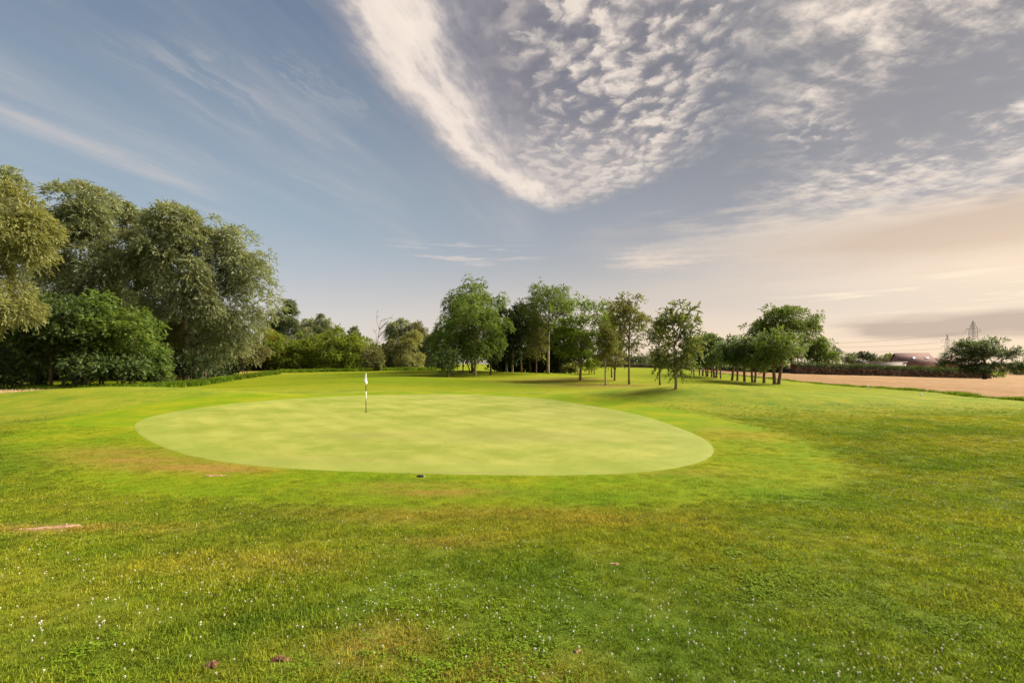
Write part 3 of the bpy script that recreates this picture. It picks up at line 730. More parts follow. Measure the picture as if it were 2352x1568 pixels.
# ---- bushes and hedgerow at the far left of the fairway
tree(562, 74, 766, 56, 849, 'bush', 'sallow', 'rounded grey-green sallow bush at the end of the hedgerow beside the willow wood', 'bush', 'bush', seed=60, tr=0.1, dens=1.5, leafs=0.9, trunks=3)
HG = 'bushes of the hedgerow across the fairway'
tree(600, 92, 742, 42, 849, 'bush', 'hazel', 'yellow-green bush rising behind the grey-green sallow', 'hedgerow_bush', 'bush', seed=61, tr=0.1, group=HG, trunks=2)
tree(630, 97, 748, 22, 835, 'bush', 'autumn', 'bush turned orange and yellow in the hedgerow', 'autumn_bush', 'bush', seed=62, tr=0.1, group=HG, dens=0.9, leafs=0.9)
for i, (px, top, hw, lab) in enumerate([(656, 774, 34, 'dark green hedgerow bush just right of the orange one'), (692, 752, 36, 'tall rounded hedgerow bush, second right of the orange one'),
        (730, 752, 34, 'rounded green bush in the middle of the hedgerow'), (766, 750, 36, 'highest bush of the hedgerow, below the pointed far poplar'),
        (800, 760, 30, 'yellow-tinged bush near the right end of the hedgerow'), (824, 776, 24, 'last low bush at the right end of the hedgerow')]):
    tree(px, 92 + (i % 3) * 2, top, hw, 848, 'bush', 'hazel', lab, 'hedgerow_bush', 'bush', seed=63 + i, tr=0.1, group=HG, trunks=2, dens=1.0, squash_low=0.95, taper_top=0.4, leafs=0.95)
tree(856, 90, 795, 27, 847, 'bush', 'sallow', 'round grey-green bush beside the small clipped shrub', 'bush', 'bush', seed=72, tr=0.08, dens=1.1, leafs=0.9, trunks=3)

FG = 'trees beyond the hedgerow'
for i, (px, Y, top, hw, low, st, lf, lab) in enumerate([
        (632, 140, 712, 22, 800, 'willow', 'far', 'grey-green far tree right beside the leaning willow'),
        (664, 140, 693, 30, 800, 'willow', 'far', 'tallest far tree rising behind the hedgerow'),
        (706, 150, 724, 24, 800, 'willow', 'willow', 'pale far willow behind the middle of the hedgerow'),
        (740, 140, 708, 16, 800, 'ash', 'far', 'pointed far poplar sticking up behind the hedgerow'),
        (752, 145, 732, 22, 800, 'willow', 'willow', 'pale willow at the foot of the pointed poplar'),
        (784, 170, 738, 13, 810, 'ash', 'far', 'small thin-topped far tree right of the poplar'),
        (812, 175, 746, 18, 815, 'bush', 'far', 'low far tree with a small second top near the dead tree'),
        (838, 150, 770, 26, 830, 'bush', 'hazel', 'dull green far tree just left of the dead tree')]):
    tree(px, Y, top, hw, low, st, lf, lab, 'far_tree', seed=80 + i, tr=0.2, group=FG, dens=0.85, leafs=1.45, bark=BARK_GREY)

tree(897, 100, 782, 30, 846, 'willow', 'sallow', 'grey drooping willow bush right of the dead tree', 'willow_bush', 'bush', seed=92, tr=0.12, dens=0.8, leafs=1.1)
tree(918, 118, 728, 30, 800, 'willow', 'willow', 'rounded far willow with the left of two mop tops', 'willow_tree', 'tree', seed=93, tr=0.25, dens=0.8, leafs=1.2)
tree(960, 116, 736, 30, 815, 'willow', 'sallow', 'rounded brownish willow with the right of two mop tops', 'willow_tree', 'tree', seed=94, tr=0.25, dens=0.8, leafs=1.2)
tree(941, 98, 756, 31, 845, 'willow', 'gold', 'pale golden weeping willow bush across the fairway', 'willow_bush', 'bush', seed=95, tr=0.12, dens=1.0, leafs=1.05)
tree(985, 104, 770, 28, 847, 'bush', 'dark', 'dark bush between the golden willow bush and the copse', 'bush', 'bush', seed=96, tr=0.1, dens=0.9, leafs=1.2)
tree(1010, 118, 750, 24, 845, 'bush', 'far', 'far green tree half hidden by the left side of the copse', 'far_tree', seed=97, tr=0.2, dens=0.8, leafs=1.3)

# ---- dead tree, bare limbs
loc = at_depth(855, 96); H = height_at(loc, 716)
dead = empty('dead_tree', loc); tag(dead, 'bare dead tree with grey limbs above the bushes left of the copse', 'tree')
rs = np.random.RandomState(4); mb = MB()
def limb(a, d, L, r, lvl):
    d = unit(np.array(d, float)); n = 6
    pts = [np.array(a, float)]
    for i in range(n):
        d = unit(d + rs.normal(size=3) * (0.07, 0.15, 0.15, 0.15)[lvl] + np.array([0, 0, 0.05])); pts.append(pts[-1] + d * L / n)
    mb.tube(pts, np.linspace(r, r * 0.35, n + 1), 5)
    if lvl < 3:
        for k in range((8, 5, 3)[lvl]):
            i = rs.randint(2, n + 1); side = unit(np.cross(d, rs.normal(size=3)))
            limb(pts[i], unit(d * 0.75 + side * 0.8), L * rs.uniform(0.22, 0.36), r * 0.42, lvl + 1)
limb((0, 0, -0.3), (0.16, 0, 1), H * 0.88, 0.14, 0)
mb.build('trunk', BARK_GREY, dead, True)

# ---- small clipped shrub by the far bushes
loc = at_depth(868.5, 86); rs = np.random.RandomState(8)
sh = empty('clipped_shrub', loc); tag(sh, 'tiny clipped box-shaped shrub in front of the far bushes', 'shrub')
n = 2600; p = rs.uniform(-1, 1, (n, 3)); ax_ = rs.randint(0, 3, n); p[np.arange(n), ax_] = np.sign(p[np.arange(n), ax_])
p[:, :2] *= np.where(np.abs(p[:, 2:3]) > 0.8, 0.9, 1.0)
hh = height_at(loc, 832.5); N = unit(p * np.array([1, 1, 1.0]))
pos = p * np.array([0.55, 0.5, hh / 2]) + np.array([0, 0, hh / 2])
T = unit(rs.normal(size=(n, 3)) + N * 0.7); v, q = leaf_quads(pos, T, unit(np.cross(T, rs.normal(size=(n, 3)))), np.full(n, 0.16), np.full(n, 0.10)); v[:, 2] = np.maximum(v[:, 2], 0.02)
link('crown', mesh_np('crown', v, q), LEAF['box'], sh)
mb = MB(); mb.box((-0.46, -0.42, 0.05), (0.46, 0.42, hh * 0.93)); mb.build('stem', BARK_DARK, sh)

# ---- the copse in the middle
CG = 'trees of the copse in the middle'
tree(1086, 77, 632, 76, 800, 'ash', 'ash', 'tall airy ash at the back left of the copse', 'ash_tree', seed=101, tr=0.2, group=CG, dens=1.7, hollow=0.25, leafs=0.95, taper_top=0.45)
tree(1020, 82, 716, 30, 842, 'ash', 'ash', 'thin outermost ash on the far left of the copse', 'ash_tree', seed=102, tr=0.15, group=CG, dens=0.8)
lobed(1091, 66, [(1080, 720, 58, 40), (1120, 745, 48, 40), (1045, 765, 48, 42), (1100, 790, 58, 34), (1030, 810, 32, 30), (1150, 775, 34, 38), (1075, 750, 60, 45)], 'ash', 'bright',
      'broad light green tree with a pale trunk, front left of the copse', 'broadleaf_tree', seed=103, tr=0.18, bark=BARK_PALE, group=CG, dens=1.9, leafs=0.95, hollow=0.45, fork=0.25)
tree(1029, 62, 792, 31, 856, 'maple', 'maple', 'low dark bush-like tree with leaves to the ground, left foot of the copse', 'broadleaf_tree', seed=104, tr=0.12, group=CG, dens=1.0, squash_low=0.9)
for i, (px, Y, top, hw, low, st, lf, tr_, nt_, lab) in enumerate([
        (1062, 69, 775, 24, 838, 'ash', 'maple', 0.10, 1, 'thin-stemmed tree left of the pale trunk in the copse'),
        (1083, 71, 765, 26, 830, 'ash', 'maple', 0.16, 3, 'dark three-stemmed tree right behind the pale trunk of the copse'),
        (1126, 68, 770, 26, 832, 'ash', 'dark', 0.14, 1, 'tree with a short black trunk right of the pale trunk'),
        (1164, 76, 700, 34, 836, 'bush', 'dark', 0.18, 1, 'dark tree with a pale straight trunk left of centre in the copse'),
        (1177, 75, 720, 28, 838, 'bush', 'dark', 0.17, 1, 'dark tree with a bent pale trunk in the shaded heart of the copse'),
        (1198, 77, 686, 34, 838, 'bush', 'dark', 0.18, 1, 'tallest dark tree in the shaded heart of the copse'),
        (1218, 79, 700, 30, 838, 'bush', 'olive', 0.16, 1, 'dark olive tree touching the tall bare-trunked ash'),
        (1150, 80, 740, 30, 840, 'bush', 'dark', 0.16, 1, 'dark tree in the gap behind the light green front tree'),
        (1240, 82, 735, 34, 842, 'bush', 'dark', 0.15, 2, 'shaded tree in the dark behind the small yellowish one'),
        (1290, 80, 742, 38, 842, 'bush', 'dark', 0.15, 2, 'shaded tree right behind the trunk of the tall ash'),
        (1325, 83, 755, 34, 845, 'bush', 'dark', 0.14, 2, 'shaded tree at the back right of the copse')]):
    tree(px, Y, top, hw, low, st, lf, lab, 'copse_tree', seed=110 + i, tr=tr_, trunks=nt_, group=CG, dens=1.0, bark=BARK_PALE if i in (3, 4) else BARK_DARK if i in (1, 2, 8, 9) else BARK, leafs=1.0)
tree(1231, 71, 738, 26, 838, 'airy', 'olive', 'small yellowish slender tree in the middle of the copse', 'young_tree', seed=122, tr=0.08, group=CG, dens=1.2, leafs=1.1)
tree(1259, 72, 637, 64, 762, 'ash', 'ash', 'tall open-crowned ash with a long bare trunk in the middle of the copse', 'ash_tree', seed=123, tr=0.19, bark=BARK_PALE, group=CG, dens=1.6, hollow=0.3, fork=0.35, taper_top=0.4)
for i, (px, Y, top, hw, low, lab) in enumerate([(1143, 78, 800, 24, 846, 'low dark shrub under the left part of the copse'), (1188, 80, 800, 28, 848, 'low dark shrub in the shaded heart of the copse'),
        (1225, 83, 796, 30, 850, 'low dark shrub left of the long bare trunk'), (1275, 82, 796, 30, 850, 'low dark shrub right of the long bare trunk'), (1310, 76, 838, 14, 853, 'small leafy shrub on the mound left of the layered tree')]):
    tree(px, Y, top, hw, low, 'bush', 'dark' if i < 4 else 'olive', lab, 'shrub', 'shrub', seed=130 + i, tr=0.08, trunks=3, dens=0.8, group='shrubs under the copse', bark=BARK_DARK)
lobed(1333, 57, [(1345, 702, 48, 16), (1385, 712, 22, 15), (1305, 716, 34, 15), (1345, 740, 58, 16), (1300, 756, 36, 15), (1382, 758, 32, 16), (1330, 775, 62, 17), (1292, 795, 32, 15), (1378, 790, 34, 16), (1330, 808, 58, 14), (1300, 824, 30, 10), (1365, 824, 30, 10)],
      'layer', 'lime', 'maple with flat bright layers of foliage, front right of the copse', 'maple_tree', seed=140, tr=0.17, bark=BARK, group=CG, dens=1.9, hollow=0.2, fork=0.12, leafs=0.8, lai=1.2)
tree(1405, 62, 690, 26, 845, 'airy', 'olive', 'thin olive tree leaning against the bright layered maple', 'young_tree', seed=141, tr=0.10, group=CG, dens=1.8, spire=1.3, lai=1.8)
tree_at(1391, 885, 735, 20, 850, 'airy', 'olive', 'slender tree with a pale thin stem standing furthest forward of the copse', 'young_tree', seed=142, tr=0.09, bark=BARK_PALE, group=CG, dens=1.3, leafs=0.9, lai=1.6)
tree_at(1412, 873, 790, 24, 848, 'airy', 'olive', 'low-crowned small tree behind the slender pale stem', 'young_tree', seed=143, tr=0.13, group=CG, dens=1.3)
for i, (px, row, top, hw, low, lab) in enumerate([(1353, 860, 826, 9, 846, 'first of three tiny yellow-green trees seen under the maple'), (1359, 858, 824, 8, 846, 'middle one of three tiny yellow-green trees seen under the maple'),
                                                (1365, 859.5, 822, 10, 846, 'last of three tiny yellow-green trees seen under the maple')]):
    tree_at(px, row, top, hw, low, 'airy', 'hazel', lab, 'young_tree', seed=146 + i, tr=0.10, dens=0.5, leafs=1.4, group='tiny trees beyond the copse')
SG = 'specimen trees right of the copse'
tree_at(1445, 882, 666, 46, 815, 'airy', 'olive', 'airy tree with a dark straight trunk, first right of the copse', 'young_tree', seed=150, tr=0.11, group=SG, dens=1.6, hollow=0.2, fork=0.5, taper_top=0.35, leafs=1.05, lai=1.2)
tree_at(1516, 884, 722, 27, 832, 'airy', 'olive', 'thin tree close behind the left side of the front specimen tree', 'young_tree', seed=151, tr=0.10, group=SG, dens=1.5, hollow=0.2, spire=0.8)
lobed(1552, ground_at(1552, 893)[1], [(1560, 735, 34, 34), (1530, 765, 30, 34), (1582, 760, 26, 40), (1590, 715, 12, 22), (1545, 800, 40, 32), (1585, 805, 34, 34), (1560, 835, 40, 22), (1530, 825, 24, 24), (1608, 775, 12, 14)], 'airy', 'olive2',
      'nearest specimen tree with a pale trunk in front of the grass mound', 'young_tree', seed=152, tr=0.095, bark=BARK_PALE, group=SG, dens=1.9, hollow=0.3, fork=0.35, leafs=1.0, lai=1.25)

# ---- the row of small trees along the field
RG = 'row of small trees along the tan field'
ordn = ['nearest tree of the row along the field, with a forked trunk', 'second tree from the near end of the row along the field', 'third tree from the near end of the row, with a forked stem',
        'fourth tree from the near end of the row along the field', 'fifth tree from the near end of the row, with a thin side stem', 'sixth tree from the near end of the row along the field',
        'slim pale-stemmed tree just before the widest gap in the row', 'double-trunked tree beyond the widest gap in the row', 'ninth tree from the near end of the row along the field',
        'tenth tree from the near end of the row, forked low down', 'fourth tree from the far end of the row along the field', 'third tree from the far end of the row along the field',
        'second tree from the far end of the row along the field', 'farthest tree of the row along the field']
rows = [(1784, 882, 748, 56, 852, 2, .26), (1755, 879.5, 764, 32, 850, 1, .17), (1731, 878, 766, 34, 850, 2, .19), (1711, 876.5, 768, 30, 848, 1, .17), (1694, 874.5, 778, 26, 846, 1, .14), (1681, 873, 772, 28, 846, 1, .17),
        (1656, 869.5, 790, 20, 846, 1, .11), (1643, 867.5, 758, 34, 845, 2, .22), (1635, 866, 770, 22, 845, 1, .13), (1624, 864.5, 762, 26, 845, 2, .18), (1614, 863, 764, 24, 845, 1, .17), (1607, 861.5, 772, 20, 845, 1, .14),
        (1594, 860, 778, 18, 845, 1, .14), (1589, 859, 776, 16, 845, 1, .13)]
for i, (px, row, top, hw, low, nt_, tr_) in enumerate(rows):
    tree_at(px, row, top, hw, low, 'maple', 'maple' if i else 'ash', ordn[i], 'field_tree', seed=160 + i, tr=tr_, trunks=nt_, group=RG, dens=1.35 if i == 0 else 1.0, hollow=0.25, leafs=0.95 if i < 6 else 1.15, fork=0.3, taper_top=0.4, squash_low=0.85)

# ---- behind the row and beyond the field
lobed(1822, 135, [(1790, 745, 46, 34), (1835, 740, 48, 36), (1770, 775, 40, 34), (1860, 770, 32, 36), (1815, 785, 60, 40), (1850, 810, 40, 30), (1755, 800, 30, 30)], 'bush', 'ash',
      'big round-headed tree towering behind the row of small trees', 'broadleaf_tree', seed=180, tr=0.5, dens=2.2, leafs=1.25, hollow=0.55)
tree(1876, 128, 772, 22, 842, 'bush', 'ash', 'shoulder-high tree touching the right side of the big round-headed one', 'broadleaf_tree', seed=181, tr=0.2, dens=0.8, leafs=1.3)
tree(1901, 126, 802, 22, 845, 'bush', 'bright', 'light green bushy tree at the left end of the long hedge', 'broadleaf_tree', seed=182, tr=0.15, dens=0.8, leafs=1.2)
tree(1921, 145, 796, 13, 830, 'layer', 'dark', 'small dark pine above the left end of the long hedge', 'pine_tree', seed=183, tr=0.15, dens=0.5, leafs=1.6, bark=BARK_DARK)
for i, (px, Y, top, hw, lab, lf) in enumerate([(1944, 190, 815, 16, 'low far tree between the small pine and the grey roof', 'far'), (1962, 230, 812, 16, 'far tree standing behind the small grey roof', 'far'),
        (1981, 185, 806, 6, 'slim dark pollard tree beside the small grey roof', 'dark'), (1999, 180, 809, 9, 'dark tufted tree between the two roofs', 'dark'),
        (2026, 210, 812, 22, 'rounded far tree just left of the pink-roofed house', 'far'), (2046, 225, 810, 16, 'leafy far tree touching the gable of the pink-roofed house', 'hazel')]):
    tree(px, Y, top, hw, 838, 'bush', lf, lab, 'far_tree', seed=190 + i, tr=0.15, dens=0.6, leafs=1.7, group='far trees behind the long hedge')
lobed(2262, 118, [(2235, 800, 34, 22), (2275, 797, 36, 20), (2205, 825, 28, 20), (2310, 815, 32, 22), (2335, 822, 16, 20), (2255, 825, 40, 24), (2300, 845, 34, 18), (2330, 845, 20, 14), (2240, 845, 36, 16)], 'layer', 'maple',
      'wide umbrella-shaped tree at the right end of the long hedge', 'walnut_tree', seed=200, tr=0.4, dens=2.4, leafs=1.3, hollow=0.3, lai=1.5, bark=BARK_DARK)
for i, (px, Y, top, hw, lf, lab) in enumerate([(2310, 260, 846, 26, 'far', 'bluish far tree below the right side of the umbrella-shaped tree'), (2345, 270, 838, 26, 'far', 'bluish far tree at the very right edge'), (2283, 200, 852, 16, 'hazel', 'low pale bush just past the end of the long hedge'),
        (2385, 250, 842, 30, 'far', 'far tree just beyond the right edge')]):
    tree(px, Y, top, hw, 868, 'bush', lf, lab, 'far_tree', seed=205 + i, tr=0.15, dens=0.8, leafs=1.8, group='far trees at the right edge')
# ---- far trees seen through the gaps
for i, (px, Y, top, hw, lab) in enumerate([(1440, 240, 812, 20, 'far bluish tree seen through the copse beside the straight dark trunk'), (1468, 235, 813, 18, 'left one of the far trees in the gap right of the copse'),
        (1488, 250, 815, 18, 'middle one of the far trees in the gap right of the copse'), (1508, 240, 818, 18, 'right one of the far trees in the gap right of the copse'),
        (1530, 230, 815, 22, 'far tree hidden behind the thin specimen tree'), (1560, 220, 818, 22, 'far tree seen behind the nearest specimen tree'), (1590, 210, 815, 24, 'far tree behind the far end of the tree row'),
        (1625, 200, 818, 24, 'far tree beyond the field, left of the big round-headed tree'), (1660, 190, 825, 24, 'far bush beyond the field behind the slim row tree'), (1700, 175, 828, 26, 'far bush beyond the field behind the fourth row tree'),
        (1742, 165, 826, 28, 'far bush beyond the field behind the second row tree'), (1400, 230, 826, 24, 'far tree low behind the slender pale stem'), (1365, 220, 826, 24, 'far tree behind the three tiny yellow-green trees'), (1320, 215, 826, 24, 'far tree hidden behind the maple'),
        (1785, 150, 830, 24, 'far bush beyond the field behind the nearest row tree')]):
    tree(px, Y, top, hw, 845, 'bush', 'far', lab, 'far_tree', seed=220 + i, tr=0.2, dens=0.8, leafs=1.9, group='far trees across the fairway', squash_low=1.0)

# ---- the long trimmed hedge beyond the field
def hedge(name, label, pts, h, w, n, seed, frac=0.36, leaf_n=9000):
    rs = np.random.RandomState(seed)
    pts = np.array(pts); seg = np.hypot(*np.diff(pts, axis=0).T); cum = np.concatenate([[0], np.cumsum(seg)])
    root = empty(name, (pts[0][0], pts[0][1], float(gz(*pts[0])))); tag(root, label, 'hedge')
    o = np.array(root.location)
    def on(s_): return np.interp(s_, cum, pts[:, 0]), np.interp(s_, cum, pts[:, 1])
    dirv = unit(pts[-1] - pts[0]); nv = np.array([-dirv[1], dirv[0]])
    for part, zlo, zhi, lf, cnt, tz, ln_ in (('leafy_top', h * (1 - frac), h, 'hedge', leaf_n, 0.6, 0.30), ('bare_face', 0.0, h * (1 - frac) + 0.1, 'bare', int(leaf_n * 1.3), 0.9, 0.42)):
        s_ = rs.rand(cnt) * cum[-1]; x, y = on(s_); off_ = np.where(rs.rand(cnt) < 0.75, -w / 2, w / 2) * (0.85 + 0.3 * rs.rand(cnt))
        zz = zlo + (zhi - zlo) * rs.rand(cnt)
        if part == 'leafy_top':
            tp = rs.rand(cnt) < 0.45; zz[tp] = zhi * (0.96 + 0.10 * rs.rand(tp.sum())); off_[tp] = rs.uniform(-w / 2, w / 2, tp.sum())
        zz = zz * (1 + 0.05 * np.sin(s_ * 0.35) + 0.03 * np.sin(s_ * 1.1))
        p = np.stack([x + nv[0] * off_, y + nv[1] * off_, gz(x, y) + zz], 1) - o
        T = rs.normal(size=(cnt, 3)) * (0.5 if part == 'bare_face' else 1.0); T[:, 2] += tz * (1 if part == 'leafy_top' else -1.3); T = unit(T)
        v, q = leaf_quads(p, T, unit(np.cross(T, rs.normal(size=(cnt, 3)))), ln_ * (0.7 + 0.8 * rs.rand(cnt)), 0.16 * (0.7 + 0.6 * rs.rand(cnt)))
        link(part, mesh_np(part, v, q), LEAF['hedge'] if part == 'leafy_top' else BARE, root)
    mb = MB(); m_ = 60; ss_ = np.linspace(0, cum[-1], m_); x, y = on(ss_); g = gz(x, y)
    prof = [(-w * 0.42, -0.1), (-w * 0.42, h * 0.9), (w * 0.42, h * 0.9), (w * 0.42, -0.1)]
    vv2 = np.stack([np.stack([x + nv[0] * a, y + nv[1] * a, g + b], 1) for a, b in prof], 1).reshape(-1, 3) - o
    qq = [(k * 4 + a, k * 4 + a + 1, (k + 1) * 4 + a + 1, (k + 1) * 4 + a) for k in range(m_ - 1) for a in range(3)]
    qq += [(0, 1, 2, 3), ((m_ - 1) * 4 + 3, (m_ - 1) * 4 + 2, (m_ - 1) * 4 + 1, (m_ - 1) * 4)]
    mb.add(vv2, qq); mb.build('branches', BARK_DARK, root)
    return root
BARE = bark_mat('bare_twigs', (0.085, 0.055, 0.035), (0.20, 0.135, 0.085), 2.0)
a = at_depth(1822, 112); b = at_depth(2040, 120); c2 = at_depth(2268, 138)
hedge('hedge', 'long trimmed hedge with a bare brown lower face beyond the field', [a[:2], b[:2], c2[:2]], 2.45, 1.8, 80, 300)
a = at_depth(1580, 205); b = at_depth(1815, 128)
hedge('hedge', 'low dark hedge beyond the field behind the tree row', [a[:2], b[:2]], 1.5, 1.5, 60, 301, frac=0.8, leaf_n=7000)
a = at_depth(1150, 205); b = at_depth(1590, 215)
hedge('hedge', 'thin dark hedge line along the far end of the fairway', [a[:2], b[:2]], 1.7, 1.6, 60, 302, frac=0.8, leaf_n=7000)

# ivy on the trunk of the front willow
rs = np.random.RandomState(77); n = 5200
zz = rs.rand(n) ** 0.8 * 6.6; th = rs.rand(n) * 6.28; rr = 0.42 + 0.22 * rs.rand(n) + 0.1 * np.sin(zz * 2)
p = np.stack([np.cos(th) * rr, np.sin(th) * rr, zz], 1); T = unit(np.stack([np.cos(th), np.sin(th), rs.normal(size=n) * 0.6 - 0.4], 1) + rs.normal(size=(n, 3)) * 0.5)
v, q = leaf_quads(p, T, unit(np.cross(T, rs.normal(size=(n, 3)))), np.full(n, 0.17), np.full(n, 0.15)); v[:, 2] = np.maximum(v[:, 2], 0.02)
link('ivy', mesh_np('ivy', v, q), LEAF['olive'], ivy_root)

# ---- added dark undergrowth: shade put into leaf colour, hiding lit ground behind front trees
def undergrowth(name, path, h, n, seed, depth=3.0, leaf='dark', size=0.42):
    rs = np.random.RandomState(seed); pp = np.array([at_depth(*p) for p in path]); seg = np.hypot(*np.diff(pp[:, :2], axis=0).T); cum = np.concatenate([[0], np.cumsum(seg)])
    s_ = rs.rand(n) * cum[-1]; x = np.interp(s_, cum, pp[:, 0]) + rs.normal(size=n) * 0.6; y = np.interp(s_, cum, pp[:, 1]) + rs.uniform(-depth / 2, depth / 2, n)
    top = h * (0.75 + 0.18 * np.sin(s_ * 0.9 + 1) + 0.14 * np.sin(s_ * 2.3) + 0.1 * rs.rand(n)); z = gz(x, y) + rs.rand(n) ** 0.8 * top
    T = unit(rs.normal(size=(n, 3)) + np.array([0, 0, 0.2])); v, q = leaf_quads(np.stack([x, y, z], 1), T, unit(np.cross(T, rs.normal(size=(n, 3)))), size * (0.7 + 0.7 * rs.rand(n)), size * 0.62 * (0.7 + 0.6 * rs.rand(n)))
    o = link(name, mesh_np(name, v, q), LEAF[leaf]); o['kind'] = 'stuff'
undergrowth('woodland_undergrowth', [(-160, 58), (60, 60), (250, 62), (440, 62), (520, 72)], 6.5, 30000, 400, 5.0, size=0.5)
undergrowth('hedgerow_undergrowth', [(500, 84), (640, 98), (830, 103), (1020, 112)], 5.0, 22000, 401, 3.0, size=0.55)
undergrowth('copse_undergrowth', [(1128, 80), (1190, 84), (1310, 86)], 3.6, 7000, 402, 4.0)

# ------------------------------------------------------------------ golf flag
def plain(name, col, rough=0.5, spec=0.4, metal=0.0):
    m = new_mat(name); P = V(m.node_tree.nodes.new('ShaderNodeTexCoord').outputs['Object'])
    n = noise(P, 18, 4, 0.6)
    cl = mixc(smooth(0.3, 0.7, n) * 0.25, col, tuple(x * 0.78 for x in col))
    return finish(m, principled(cl, rough, spec, bump(n, 0.08, 0.01), metal))
WHITE = plain('white_plastic', (0.80, 0.80, 0.78), 0.4); BLACK = plain('black_plastic', (0.020, 0.020, 0.018), 0.35); CLOTH = plain('flag_cloth', (0.84, 0.84, 0.82), 0.8, 0.1)
fx, fy_ = ground_at(840.5, 947); fz0 = float(gz(fx, fy_)) + 0.012
fs = empty('golf_flagstick', (fx, fy_, fz0)); tag(fs, 'flagstick with a limp white flag and black and white bands standing in the putting green', 'golf flag')
sc_ = fy_ / F                                        # metres per photograph pixel at the pin
zr = lambda row: (947 - row) * sc_
def band(name, r0, r1, mat, rad):
    mb = MB(); zs = np.linspace(zr(r0), zr(r1), 4); mb.tube([(0, 0, z) for z in zs], rad, 12); return mb.build(name, mat, fs, True)
band('pole_section', 947.5, 918.6, BLACK, 0.017); band('pole_section', 918.6, 899.2, WHITE, 0.021); band('pole_section', 899.2, 883.5, BLACK, 0.017); band('ferrule', 883.5, 879, WHITE, 0.026)
band('pole_top', 879, 857.5, WHITE, 0.014)
me = bpy.data.meshes.new('flag'); nu, nv_ = 14, 18; vv3 = []
for i in range(nv_ + 1):
    t = i / nv_                                      # 0 at the top of the pole, 1 at the bottom hem
    w = 0.018 + 0.128 * t ** 1.05
    for j_ in range(nu + 1):
        s_ = j_ / nu
        x = 0.055 * t - s_ * w + 0.010 * math.sin(s_ * 9 + t * 2)
        y = 0.016 + 0.05 * t * math.sin(s_ * 10.5 + t * 1.5) - 0.02
        z = zr(857.5) - t * (zr(857.5) - zr(880)) * (1.0 - 0.22 * s_ + 0.06 * math.sin(s_ * 10)) - 0.01
        vv3.append((x, y, z))
qq = [(i * (nu + 1) + j_, i * (nu + 1) + j_ + 1, (i + 1) * (nu + 1) + j_ + 1, (i + 1) * (nu + 1) + j_) for i in range(nv_) for j_ in range(nu)]
fme = mesh_np('flag', vv3, np.array(qq), True); fo = link('flag', fme, CLOTH, fs)
sm = fo.modifiers.new('thickness', 'SOLIDIFY'); sm.thickness = 0.003
mb = MB(); th = np.linspace(0, 2 * math.pi, 24, endpoint=False); ro, ri = 0.062, 0.054
ring = np.concatenate([np.stack([np.cos(th) * r_, np.sin(th) * r_, np.full(24, z)], 1) for r_, z in ((ro, 0.003), (ri, 0.005), (ri, -0.04))])
qd = [(k * 24 + a, k * 24 + (a + 1) % 24, (k + 1) * 24 + (a + 1) % 24, (k + 1) * 24 + a) for k in range(2) for a in range(24)]
qc = [(48 + a, 48 + (a + 1) % 24, 72) for a in range(24)]
mb.add(np.vstack([ring, [[0, 0, -0.04]]]), qd, qc); mb.build('cup', BLACK, fs)

# ------------------------------------------------------------------ marker stakes
def stake(px, row, top, rpx, label):
    x, y = ground_at(px, row); z = float(gz(x, y)); h = (row - top) / F * y
    st = empty('marker_stake', (x, y, z)); tag(st, label, 'stake')
    mb = MB(); r_ = max(0.028, rpx / F * y); mb.tube([(0, 0, -0.1), (0, 0, h * 0.5), (0, 0, h * 0.93)], [r_, r_, r_ * 0.97], 10); mb.build('post', WHITE, st, True)
    mb = MB(); mb.tube([(0, 0, h * 0.93), (0, 0, h * 0.97), (0, 0, h)], [r_ * 0.98, r_ * 0.75, r_ * 0.2], 10); mb.build('tip', WHITE, st, True)
stake(1994.5, 893.5, 882.5, 1.2, 'white marker stake on the grass edge in front of the tan field')
stake(1815.5, 853.5, 849, 0.8, 'tiny white stake by the left end of the long hedge')
x, y = ground_at(2117, 909)
mb = MB(); mb.tube([(-0.10, 0, 0.0), (-0.06, 0, 0.05), (0.06, 0.01, 0.05), (0.10, 0.02, 0.0)], [0.02, 0.045, 0.045, 0.02], 8)
o = mb.build('yardage_marker', WHITE, None, True); o.location = (x, y, float(gz(x, y)) + 0.03); tag(o, 'small white marker lying flat in the grass near the field edge', 'marker')

